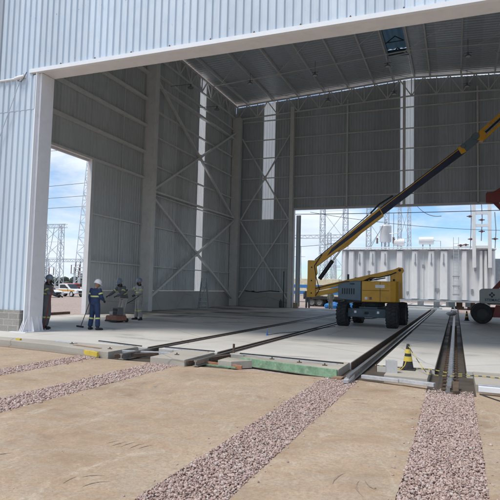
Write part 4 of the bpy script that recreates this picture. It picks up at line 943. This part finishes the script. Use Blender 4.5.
for x in (-.36, .36): m = MB(); m.cyl((x-.03, .36, .09), (x+.03, .36, .09), .09, n=16); m.build('wheel', 'black', t)
# third worker
person('person in grey coverall and dark mask reaching an arm towards the floor machine', (-13.6, 21.0, 0), R(150),
       dict(hdir=(.2, .9, -.1), er=(.42, .10, 1.30), wr=(.60, .26, 1.28), el=(-.25, .06, 1.16), wl=(-.10, .26, 1.06), kl=(-.14, .05, .5), al=(-.22, .0, .09), kr=(.12, .03, .5), ar=(.20, .02, .09), fl=(-.5, 1, 0), fr=(.6, 1, 0), cwl=.9),
       'grey_cloth', 'grey_cloth', 'helmet_grey', 1.06)
rope([(-13.5, 20.8, 1.1), (-13.62, 20.5, .9), (-13.75, 20.2, .75), (-13.75, 19.8, .6), (-13.6, 19.5, .5)], .016, 'black', 'black hose from the grey worker down to the grinding machine', 'hose', 'hose')
# small far person near the cars
person('tiny person in grey hi-vis clothes and white helmet walking near the white pickup', (-41.2, 52.5, -.22), R(100),
       dict(kl=(-.1, .15, .5), al=(-.1, .12, .09), kr=(.1, .0, .5), ar=(.1, -.2, .12)), 'grey_cloth', 'grey_cloth', 'helmet_white', 1.03, mask=False)
person('person in dark clothes standing outside by the back door jamb', (-12.7, 47.5, -.22), R(200), {}, 'dark_cloth', 'dark_cloth', 'helmet_grey', 1.1, bands=False)
person('person in dusty clothes standing behind the lift links by the trailer', (-10.4, 46.8, -.22), R(170), {}, 'sand_cloth', 'sand_cloth', 'helmet_white', 1.0)

# ------------------------------------------------------------------ step ladder, boards, jamb odds and ends
t = thing('step_ladder', 'grey step ladder standing by the left side wall under the translucent strip', 'ladder', (-16.9, 34.4, 0), R(20))
for s in (-1, 1):
    m = MB(); m.bar((s*.32, -.45, 0), (s*.17, 0, 2.2), .06, .03); m.build('rail', 'galv', t)
    m = MB(); m.bar((s*.34, .5, 0), (s*.17, .05, 2.2), .05, .03); m.build('rear_leg', 'galv', t)
for i in range(7):
    f = (i+1)/8; m = MB(); w = .32-.15*f; m.box(-w, w, -.45+.45*f-.04, -.45+.45*f+.04, 2.2*f-.015, 2.2*f+.015); m.build('step', 'galv', t)
m = MB(); m.box(-.2, .2, -.08, .12, 2.2, 2.25); m.bar((-.3, .4, .5), (.3, .4, .5), .03); m.bar((-.3, .4, .5), (.2, .12, 1.8), .02); m.build('top_cap', 'galv', t)
m = MB(); m.bar((-20.5, 22.0, -.08), (-20.15, 24.1, -.04), .2, .14); tag(m.build('timber_beam', 'rust'), 'dark timber beam lying on the ground just outside the side door', 'beam')
m = MB(); m.box(-12.45, -12.05, 41.9, 42.25, 0, .45); tag(m.build('cardboard_box', 'beige', bevel=.02), 'beige box on the floor at the back door jamb', 'box')
t = thing('fire_extinguisher_stand', 'thin dark stand with an extinguisher at the foot of the back door column', 'stand', (-13.3, 42.0, 0))
m = MB(); m.cyl((0, 0, 0), (0, 0, 3.0), .03); m.build('post', 'black', t); m = MB(); m.lathe([(.11, 0), (.12, .05), (.12, .5), (.05, .62), (.03, .7)], (-.2, -.1, 0)); m.build('extinguisher', 'lift_dark', t, smooth=True)
m = MB()
for x in (-17.2, -16.9, -16.3): m.box(x, x+.22, YB-.24, YB-.11, 1.25, 1.33)
tag(m.build('hose_coil', 'black'), 'dark hose lying on the low back wall ledge', 'hose')
rope([(-16.9, YB-.2, 1.3), (-15.8, YB-.2, 1.22), (-14.6, YB-.2, 1.36), (-13.8, YB-.2, 1.3)], .035, 'black', 'black cable resting along the low back wall', 'cable', 'cable')

# ------------------------------------------------------------------ transformer
T = thing('transformer', 'huge white electrical transformer tank standing behind the hangar', 'transformer', (-4.1, 62, -.2))
TX0, TX1, TZ0, TZ1, TY0, TY1 = -12.1, 3.75, .75, 6.1, 60.3, 64.5
m = MB(); m.box(TX0, TX1, TY0, TY1, TZ0, TZ1); m.build('tank', 'tank_white', T, world=True)
m = MB(); m.box(TX0-.15, TX1+.15, TY0-.55, TY1+.2, TZ1, TZ1+.12); m.build('cover_rim', 'white_paint', T, world=True, bevel=.02)
m = MB(); m.box(TX0-.05, TX1+.05, TY0-.5, TY1, TZ0-.2, TZ0-.02); m.build('bottom_flange', 'galv', T, world=True)
def px2x(px): return -12.15+(px-341)*(16.1/156)
for i, (a, b) in enumerate(((343, 346), (349, 355), (359.5, 365), (371.5, 377.5), (383.5, 390.5), (400, 406.5), (415.5, 421.5), (432, 438), (444, 451), (464.5, 469.5), (481, 484), (485.5, 488.5), (492, 495))):
    x0, x1 = px2x(a), px2x(b); m = MB(); m.prism([(x0-.08, TY0+.0), (x0+.06, TY0-.42), (x1-.06, TY0-.42), (x1+.08, TY0+.0)], TZ0+.05, TZ1-.12, 'z')
    m.build('stiffener', 'white_paint', T, world=True, bevel=.02)
for px in (361, 375, 388, 419, 435, 447):
    x = px2x(px); m = MB(); m.tube([(x, TY0-.45, 5.7), (x, TY0-.45, 4.6)], .05, 8); m.box(x-.08, x+.08, TY0-.52, TY0-.43, 4.5, 4.75); m.build('valve_pipe', 'galv', T, world=True)
m = MB()
xL = px2x(459)
for s in (-.25, .25): m.bar((xL+s, TY0-.6, TZ0+.5), (xL+s, TY0-.6, TZ1+1.3), .05)
for i in range(17): m.bar((xL-.25, TY0-.6, TZ0+.7+i*.33), (xL+.25, TY0-.6, TZ0+.7+i*.33), .03)
m.build('ladder', 'pale_galv', T, world=True)
m = MB(); m.box(xL-.3, xL+.3, TY0-.7, TY0-.5, 1.4, 3.3); 
for z in (1.3, 2.2, 3.2):
    m = MB(); m.box(xL-.35, xL+.35, TY0-.75, TY0-.62, z, z+.12); m.build('ladder_shelf', 'galv', T, world=True)
m = MB(); xc = px2x(386.5); m.lathe([(.62, 0), (.66, .1), (.66, 1.75), (.68, 1.8), (.60, 1.95), (.2, 2.0)], (xc, 61.6, 7.1), 28); m.build('turret_tank', 'tank_white', T, 'upright cylinder on legs on top of the transformer', world=True, smooth=True)
m = MB()
for s in (-.4, 0, .4): m.bar((xc+s, 61.4, TZ1), (xc+s, 61.4, 7.1), .12)
m.bar((xc-1.7, 61.0, TZ1+.1), (xc-.2, 61.0, 9.0), .06); m.tube([(xc+.95, 61, TZ1), (xc+.95, 61, 10.3)], .04, 6); m.tube([(xc+.5, 61, 8.0), (xc+1.5, 61, 8.05)], .04, 6); m.tube([(xc+1.4, 61, TZ1), (xc+1.4, 61, 8.6)], .03, 6); m.build('turret_legs', 'galv', T, world=True)
m = MB(); m.lathe([(.07+.07*(j % 2), j*.09) for j in range(9)], (xc+.95, 61, 6.9), 10); m.lathe([(.07+.07*(j % 2), j*.09) for j in range(8)], (xc-.85, 61, 6.9), 10); m.build('bushing', 'insulator', T, world=True)
for a, b, zc in ((396, 407, 7.05), (422, 437, 7.2)):
    x0, x1 = px2x(a), px2x(b)+.0; m = MB(); m.cyl((x0, 61.3, zc), (x1, 61.3, zc), .42, n=24); m.build('conservator', 'white_paint', T, 'horizontal white cylinder on top of the transformer', world=True, smooth=True)
    m = MB(); m.bar((x0+.4, 61.3, TZ1), (x0+.4, 61.3, zc-.4), .12); m.bar((x1-.4, 61.3, TZ1), (x1-.4, 61.3, zc-.4), .12); m.tube([(x1, 61.3, zc), (x1+.7, 61.3, zc-.05), (x1+.7, 61.3, TZ1)], .04, 6); m.build('cylinder_stand', 'galv', T, world=True)
m = MB(); m.tube([(TX0+.3, TY0-.3, TZ1+.28), (TX1-.3, TY0-.3, TZ1+.28)], .055, 8); m.build('header_pipe', 'white_paint', T, world=True, smooth=True)
for i in range(40):
    x = TX0+.2+i*.39; m = MB(); m.cyl((x, TY0-.6, TZ1+.06), (x, TY0-.545, TZ1+.06), .035, n=6); m.build('rim_bolt', 'galv', T, world=True)
for px, z, w, h in ((396, 3.1, .3, .5), (427, 4.2, .25, .35), (441, 1.6, .3, .4), (474, 1.5, .22, .5), (477, 3.9, .2, .4), (456, 5.2, .2, .3), (411, 1.3, .25, .3)):
    x = px2x(px); m = MB(); m.box(x-w/2, x+w/2, TY0-.12, TY0-.003, z, z+h); m.build('junction_box', 'galv', T, world=True, bevel=.01)
for px in (398, 411, 426, 441):
    x = px2x(px); m = MB(); m.tube([(x+.1, TY0-.06, TZ0+.2), (x+.1, TY0-.06, TZ1-.3)], .03, 6); m.build('cable_pipe', 'white_paint', T, world=True)
# portal frame on the tank
m = MB()
xa, xb = px2x(476), px2x(490.5)
for x in (xa, xb): m.bar((x, TY0-.6, 4.2), (x, TY0-.6, 16.0), .35)
for z in (6.35, 8.6, 9.9, 11.3, 13.0, 15): m.bar((xa, TY0-.6, z), (xb, TY0-.6, z), .28)
m.build('portal_frame', 'white_paint', T, 'tall white ladder like frame at the right end of the transformer', world=True)
m = MB()
for k, (x, z0, z1) in enumerate(((xa-.35, 6.2, 12.5), (xa+.7, 7.0, 12), (xb+.5, 6.2, 10))): m.tube([(x, TY0-.4, z0), (x+.1, TY0-.4, (z0+z1)/2), (x, TY0-.4, z1)], .05, 6)
m.build('riser_pipe', 'galv', T, world=True)
for (x, z) in ((xa+.75, 8.0), (xa+.75, 9.2), (xa-.3, 7.2), (xa-.8, 6.6), (xa-1.3, 6.55), (xa-.4, 9.6), (xb+.5, 7.2)):
    m = MB(); m.ball((x, TY0-.45, z), .17, .17, .13, 5); m.cyl((x-.3, TY0-.45, z), (x+.3, TY0-.45, z), .05, n=8); m.build('valve', 'insulator', T, world=True)
m = MB(); m.box(TX1+.01, TX1+1.0, TY0+.4, TY1-.5, 1.6, 5.2); m.build('cabinet', 'galv', T, world=True, bevel=.03)
for px in (362, 380, 400, 424, 440, 452, 462, 474, 488):
    x = px2x(px); m = MB(); m.box(x-.45, x+.45, TY0-.1, TY0+.9, -.2, .1); m.box(x-.3, x+.3, TY0, TY0+.8, .1, .56); m.build('support_block', 'rust' if px % 4 else 'galv', T, world=True)
m = MB()
for px, w in ((455, .3), (470, .25), (366, .3)):
    x = px2x(px); m.box(x-w, x+w, TY0-.5, TY0-.2, .1, .55)
m.build('jack', 'lift_dark', T, world=True)

# items between the hangar and the transformer
m = MB(); m.box(-2.6, .1, 52.5, 55, -.2, -.02); m.box(-5, -2.7, 53.5, 54.6, -.2, .05); tag(m.build('steel_plates', 'pipe_steel'), 'pale plates lying on the ground before the transformer', 'plates')
m = MB(); m.bar((-8.8, 53.0, 0), (-1.2, 52.0, 0), .35, .3); tag(m.build('long_pipe', 'pale_galv'), 'long pale pipe lying on the ground before the transformer', 'pipe')
tr = thing('flatbed_trailer', 'dark flatbed trailer outside the back door behind the yellow lift', 'trailer', (-11.6, 55.5, -.22))
m = MB(); m.box(-3.4, 3.4, -1.2, 1.2, .75, 1.05); m.box(-3.4, -2.2, -1.2, 1.2, 1.05, 1.45); m.box(-.8, .5, -1.0, 1.0, .35, .75); m.build('deck', 'black', tr, bevel=.02)
for x in (-2.5, -1.7, .9, 1.8):
    wheel(tr, (x, -1.0, .45), .45, .3, R(90), lug=False, rim='machine_grey'); wheel(tr, (x, 1.0, .45), .45, .3, R(90), lug=False, rim='machine_grey')
m = MB(); m.box(-3.42, -3.40, -1.1, 1.1, .8, 1.0); m.build('tail_board', 'lamp_red', tr)
bu = thing('box_truck', 'cream and blue box truck parked far outside the back door', 'truck', (-18.9, 72, -.22))
m = MB(); m.box(-2.6, 4.2, -1.2, 1.2, .9, 3.2); m.build('cargo_box', 'cream', bu, bevel=.04)
m = MB()
for z in (1.1, 1.95): m.box(-2.62, 4.22, -1.215, 1.215, z, z+.42)
m.build('blue_panel', 'bus_blue', bu)
m = MB(); m.prism([(-4.4, .6), (-2.65, .6), (-2.65, 2.6), (-3.9, 2.6), (-4.35, 1.7)], -1.1, 1.1); m.build('cab', 'bus_blue', bu, bevel=.06)
m = MB(); m.prism([(-4.1, 1.75), (-3.0, 1.75), (-3.0, 2.4), (-3.8, 2.4)], -1.115, 1.115); m.build('side_window', 'glass', bu)
for x in (-3.4, 1.8, 2.9): wheel(bu, (x, -.95, .48), .48, .3, R(90), lug=False)
ms = thing('blue_tarp_pile', 'bright blue tarpaulin pile seen between the wheels of the yellow lift', 'tarpaulin', (-10.3, 50.6, -.3)); ms.scale = (.75, .75, .8)
m = MB()
for i in range(9): m.ball((random.uniform(-1.6, 1.6), random.uniform(-.4, .4), random.uniform(.25, .5)), random.uniform(.5, .8), .5, random.uniform(.35, .7), 5)
m.build('tarp', simple('blue tarp', (.02, .22, .6), .5), ms)

# ------------------------------------------------------------------ cars at left
def pickup(label, loc, rz):
    t = thing('pickup_truck', label, 'pickup truck', loc, rz)   # length along x, front at +x
    w = .9
    m = MB(); m.prism([(-2.6, .55), (-2.62, 1.05), (-1.0, 1.08), (1.15, 1.08), (2.35, .98), (2.6, .85), (2.65, .5), (2.2, .42), (-2.3, .42)], -w, w); body = m.build('body', 'white_paint', t, bevel=.07)
    m = MB(); m.prism([(-1.05, 1.05), (-.95, 1.72), (.25, 1.75), (1.2, 1.05)], -w*.86, w*.86); cab = m.build('cab', 'white_paint', t, bevel=.06)
    m = MB(); m.prism([(-.85, 1.12), (-.8, 1.6), (.12, 1.62), (.85, 1.12)], -w*.87, w*.87); m.build('side_window', 'glass', cab)
    m = MB(); m.add([(1.18, -.68, 1.13), (1.18, .68, 1.13), (.42, .62, 1.68), (.42, -.62, 1.68)], [(0, 1, 2, 3)]); m.v = [(x+.03, y, z+.03) for x, y, z in m.v]; m.build('windscreen', 'glass', cab)
    m = MB(); m.box(-2.3, 2.2, -w-.006, w+.006, .72, .95); m.build('ochre_stripe', 'ochre_stripe', body)
    m = MB(); m.box(2.55, 2.68, -.55, .55, .55, .82); m.build('grille', 'black', t)
    for s in (-1, 1):
        m = MB(); m.box(2.45, 2.66, s*.72-.15, s*.72+.15, .78, .94); m.build('headlight', 'lamp_white', t, bevel=.03)
        m = MB(); m.box(.75, .95, s*1.02-.1, s*1.02+.1, 1.1, 1.28); m.build('mirror', 'black', t, bevel=.03)
        for x in (-1.6, 1.65): wheel(t, (x, s*.8, .39), .39, .26, R(90), lug=False)
    m = MB(); m.prism([(-2.55, 1.05), (-1.1, 1.08), (-1.1, 1.12), (-2.55, 1.12)], -w+.05, w-.05); m.build('bed_cover', 'black', t)
    return t
pickup('white pickup truck with an ochre stripe parked beyond the side door', (-49.0, 58.3, -.22), R(-10))
def sedan(label, loc, rz):
    t = thing('parked_car', label, 'car', loc, rz); w = .86
    m = MB(); m.prism([(-2.1, .35), (-2.15, .9), (-1.6, .98), (1.0, .95), (1.95, .8), (2.15, .6), (2.1, .32)], -w, w); m.build('body', 'white_paint', t, bevel=.09)
    m = MB(); m.prism([(-1.65, .95), (-1.05, 1.4), (.1, 1.43), (.95, .93)], -w*.85, w*.85); cab = m.build('cab', 'white_paint', t, bevel=.08)
    m = MB(); m.prism([(-1.35, 1.0), (-.95, 1.32), (.02, 1.34), (.65, 1.0)], -w*.86, w*.86); m.build('side_window', 'glass', cab)
    m = MB(); m.add([(.95, -.64, 1.0), (.95, .64, 1.0), (.24, .58, 1.4), (.24, -.58, 1.4)], [(0, 1, 2, 3)]); m.v = [(x+.03, y, z+.02) for x, y, z in m.v]; m.build('windscreen', 'glass', cab)
    m = MB(); m.box(2.05, 2.17, -.4, .4, .5, .68); m.build('grille', 'black', t)
    for s in (-1, 1):
        m = MB(); m.box(1.95, 2.14, s*.65-.15, s*.65+.15, .62, .76); m.build('headlight', 'lamp_white', t, bevel=.03)
        for x in (-1.3, 1.35): wheel(t, (x, s*.76, .32), .32, .22, R(90), lug=False)
    return t
sedan('white car parked left of the pickup and half hidden by the column', (-47.6, 52.6, -.22), R(-6))
sv = thing('red_vehicle', 'red tank vehicle parked behind the white pickup', 'truck', (-74, 89, -.22), R(10)); sv.scale = (.6, .6, .68)
m = MB(); m.box(-2.6, 2.6, -1.1, 1.1, 1.0, 2.6); m.build('body', simple('fire red', (.5, .03, .03), .5), sv, bevel=.15)
m = MB(); m.box(1.5, 2.62, -1.12, 1.12, 1.8, 2.3); m.build('window', 'glass', sv)
for x in (-1.7, 1.7):
    for y in (-.95, .95): wheel(sv, (x, y, .5), .5, .3, R(90), lug=False)

# ------------------------------------------------------------------ substation
def lattice_leg(m, x, y, z0, z1, w0, w1, nb, t=.09):
    c = []
    for i in range(nb+1):
        f = i/nb; w = w0+(w1-w0)*f; z = z0+(z1-z0)*f; c.append([(x+a*w/2, y+b*w/2, z) for a, b in ((-1, -1), (1, -1), (1, 1), (-1, 1))])
    for i in range(nb):
        for k in range(4):
            m.bar(c[i][k], c[i+1][k], t); k2 = (k+1) % 4
            m.bar(c[i][k], c[i+1][k2], t*.6) if (i+k) % 2 else m.bar(c[i][k2], c[i+1][k], t*.6)
            m.bar(c[i+1][k], c[i+1][k2], t*.6)
def lattice_beam(m, p, q, w, nb, t=.07):
    p = Vector(p); q = Vector(q); d = (q-p).normalized(); s = Vector((-d.y, d.x, 0))*w/2; u = Vector((0, 0, w/2))
    for i in range(nb):
        a = p.lerp(q, i/nb); b = p.lerp(q, (i+1)/nb)
        for j in (-1, 1):
            for k in (-1, 1): m.bar(a+s*j+u*k, b+s*j+u*k, t)
            m.bar(a+s*j-u, b+s*j+u, t*.6) if i % 2 else m.bar(a+s*j+u, b+s*j-u, t*.6)
            m.bar(a-s+u*j, b+s+u*j, t*.6)
def portal(name, lab, legs, y, z1, w, bz, t=.12, dx=1.0, cross=False):
    cx = sum(legs)/len(legs); th = thing(name, lab, 'steel tower', (cx, y, -.22), 0, 'substation steel towers')
    for lx in legs:
        m = MB(); lattice_leg(m, lx-cx, 0, 0, z1, w, w*.6, int(z1/(w*1.0)), t); m.build('tower_leg', 'pale_galv', th)
    m = MB(); lattice_beam(m, (min(legs)-cx-dx, 0, bz), (max(legs)-cx+dx, 0, bz), w*.6, max(4, int((max(legs)-min(legs)+2*dx)/(w*.6))), t*.8); m.build('cross_beam', 'pale_galv', th)
    if cross:
        a, b = min(legs)-cx, max(legs)-cx; m = MB(); n = 4
        for i in range(n):
            z0_, z1_ = bz*i/n, bz*(i+1)/n; m.bar((a, 0, z0_), (b, 0, z1_), t*.8); m.bar((b, 0, z0_), (a, 0, z1_), t*.8); m.bar((a, 0, z1_), (b, 0, z1_), t*.6)
        m.build('cross_bracing', 'pale_galv', th)
    return th
portal('lattice_portal', 'lattice portal tower left of the pickup seen through the side door', (-101, -95.6), 110, 17.0, 1.5, 16.6, .12, 1.5, True)
portal('lattice_portal', 'distant lattice portal behind the white pickup', (-150, -128), 165, 11.0, 1.8, 10.5, .2, 1.5)
portal('lattice_portal', 'lattice portal rising behind the yellow lift boom', (-21.6, -17.6), 90, 24, 1.0, 20.5, .10, .5, True)
portal('lattice_portal', 'lattice portal above the transformer behind the navy boom', (-15.2, -11.9), 100, 24, 1.0, 19.5, .11, .5, True)
portal('lattice_portal', 'slender lattice portal beyond the upright cylinder of the transformer', (-9.2, -7.6), 96, 24, .7, 22.0, .09, .3, True)
portal('lattice_portal', 'low distant portal through the back door beside the jamb', (-46, -34), 150, 18, 1.5, 17.0, .15, 8)
th = thing('lattice_mast', 'tall lattice mast close to the right jamb of the side door', 'steel tower', (-86.3, 108, -.22), 0, 'substation steel towers')
m = MB(); lattice_leg(m, 0, 0, 0, 34, 3.6, .5, 18, .11); m.build('mast', 'pale_galv', th)
ks = [(-110, 150, 13), (-118, 160, 10), (-122, 150, 9), (-128, 158, 12), (-104, 150, 8), (-135, 150, 9), (-112, 140, 7), (-98, 140, 7), (-140, 170, 11), (-106, 170, 9)]
for i, (x, y, h) in enumerate(ks):
    th = thing('switchgear_post', 'slim post with stacked brown insulators in the far substation, '+('tallest by the mast', 'left of the tall mast', 'behind the pickup cab', 'above the pickup bed', 'right of the pickup', 'beside the column edge', 'low one in front', 'low one near the jamb', 'farthest left one', 'farthest by the mast')[i], 'post', (x, y, -.22), 0, 'switchgear posts')
    m = MB(); m.bar((0, 0, 0), (0, 0, h*.5), .35); m.bar((-2.2, 0, h*.5), (2.2, 0, h*.5), .25); m.build('support', 'pale_galv', th)
    for s in (-2, 0, 2):
        k = MB(); k.lathe([(.1+.14*(j % 2), h*.5+.15+j*(h*.3/12)) for j in range(13)], (s, 0, 0), 8); k.build('insulator', 'insulator', th)
    m = MB(); m.cyl((-2.4, 0, h*.82), (2.4, 0, h*.82), .07, n=6); m.bar((0, 0, h*.8), (0, 0, h), .08); m.build('busbar', 'pale_galv', th)
for i, (x, y, h) in enumerate(((-47, 130, 22), (-37, 130, 18), (-30, 140, 14), (-26, 120, 13), (-42, 140, 12))):
    th = thing('slim_mast', ('tall slim lightning mast through the back door near the jamb', 'slim mast between the jamb and the lift knuckle', 'short slim mast behind the lift knuckle', 'slim mast left of the big portal', 'low slim mast beside the jamb')[i], 'mast', (x, y, -.22), 0, 'slim masts')
    m = MB(); lattice_leg(m, 0, 0, 0, h*.7, .9, .4, 8, .09); m.cyl((0, 0, h*.7), (0, 0, h), .08, .03, 6); m.bar((-1.4, 0, h*.55), (1.4, 0, h*.55), .12); m.build('mast', 'pale_galv', th)
def wire(p, q, s, r, lab): return rope(sag(p, q, s, 24), r, 'led', lab, 'power_line', 'wire')
wire((-30, 46.5, 8.95), (14, 46.0, 8.3), .35, .03, 'thick dark wire crossing just under the back door lintel')
wire((-12.4, 46.8, 8.6), (14, 62, 8.5), .9, .02, 'thin sagging wire under the back door lintel')
wire((-160, 105, 38), (-60, 120, 40), 1.5, .06, 'topmost wire crossing the sky in the side door')
wire((-160, 110, 27), (-60, 118, 31), 1.2, .06, 'upper wire crossing the sky in the side door')
wire((-160, 110, 24.5), (-60, 118, 27), 1.2, .06, 'middle wire crossing the sky in the side door')
wire((-160, 110, 22), (-60, 118, 24), 1.2, .06, 'lower wire crossing the sky in the side door')
wire((-98, 110, 16), (-150, 165, 10), 1.5, .06, 'wire from the left portal to the distant portal')
wire((-86.3, 108, 20), (-50, 140, 14), 1.5, .06, 'wire leading from the tall mast to the right')
wire((-55, 130, 13), (-20, 95, 10), .8, .05, 'wire sloping down towards the lift knuckle')
wire((-8.6, 96, 21), (-1.5, 62, 10), 1.8, .04, 'drooping wire from the slender portal to the transformer')
# far woods
tv = []; tf_ = []
m = MB()
for i in range(1500):
    a = random.uniform(-80, 25); dist = random.uniform(285, 330); x = math.sin(R(a))*dist; y = math.cos(R(a))*dist
    h = 2.5+2.2*abs(math.sin(a*.7)+.5*math.sin(a*2.3)); z = random.uniform(0, h); r = random.uniform(.8, 2.2)
    m.ball((x, y, z), r*1.4, r, r*.8, 4)
m.v = [(x+random.uniform(-.35, .35), y+random.uniform(-.35, .35), z+random.uniform(-.3, .3)) for x, y, z in m.v]
o = m.build('distant_wood', 'foliage'); o['kind'] = 'stuff'; tag(o, 'low dark line of trees on the horizon behind the substation', 'trees')

# ------------------------------------------------------------------ world, sun, camera
W = bpy.data.worlds.new('World'); S.world = W; W.use_nodes = True; nt = W.node_tree; bg = nt.nodes['Background']
EL = 77; sdir = Vector((-.30, -.37, .88)).normalized()
EL = math.degrees(math.asin(sdir.z)); AZ = math.degrees(math.atan2(sdir.x, sdir.y))
sky = nt.nodes.new('ShaderNodeTexSky'); sky.sky_type = 'NISHITA'; sky.sun_disc = False; sky.sun_elevation = R(EL); sky.sun_rotation = R(AZ); sky.dust_density = .3; sky.ozone_density = 2.2
tc = nt.nodes.new('ShaderNodeTexCoord'); mp = nt.nodes.new('ShaderNodeMapping'); mp.inputs['Scale'].default_value = (1, 1, 3.2); mp.inputs['Location'].default_value = (.35, .1, .2)
nt.links.new(tc.outputs['Generated'], mp.inputs[0])
n1 = noise(nt, mp.outputs[0], 2.6, 9, .58, .35)
cl = ramp(nt, n1, [(.40, 0.0), (.56, .97)])
n2 = noise(nt, mp.outputs[0], 5.0, 5, .6, .2)
cc = ramp(nt, n2, [(.3, (3.6, 4.25, 5.0)), (.7, (5.3, 5.7, 6.1))])
sk = mixc(nt, 1.0, sky.outputs[0], (.62, .74, .88), 'MULTIPLY')
nt.links.new(mixc(nt, cl, sk, cc), bg.inputs[0]); bg.inputs[1].default_value = .15
sl = bpy.data.lights.new('sun', 'SUN'); sl.energy = 2.4; sl.angle = R(17); sl.color = (1, .95, .87)
so = bpy.data.objects.new('sun', sl); COL.objects.link(so); so.rotation_euler = (-sdir).to_track_quat('-Z', 'Y').to_euler()

cam = bpy.data.cameras.new('camera'); co = bpy.data.objects.new('camera', cam); COL.objects.link(co); S.camera = co
yaw, pit, rol = R(21.286), R(4.022), R(1.363)
fwd = Vector((-math.sin(yaw)*math.cos(pit), math.cos(yaw)*math.cos(pit), math.sin(pit))); rt = Vector((math.cos(yaw), math.sin(yaw), 0)); u = rt.cross(fwd)
r2 = rt*math.cos(rol)+u*math.sin(rol); u2_ = -rt*math.sin(rol)+u*math.cos(rol)
mw = Matrix((r2, u2_, -fwd)).transposed().to_4x4(); mw.translation = (0, 0, 1.62); co.matrix_world = mw
cam.sensor_fit = 'HORIZONTAL'; cam.sensor_width = 36; cam.lens = 36*529.6/500; cam.clip_start = .05; cam.clip_end = 3000
S.view_settings.view_transform = 'Standard'; S.view_settings.look = 'None'; S.view_settings.exposure = .32; S.view_settings.gamma = 1
S.render.resolution_x = 1024; S.render.resolution_y = 1024
try: S.cycles.max_bounces = 8; S.cycles.diffuse_bounces = 5
except Exception: pass
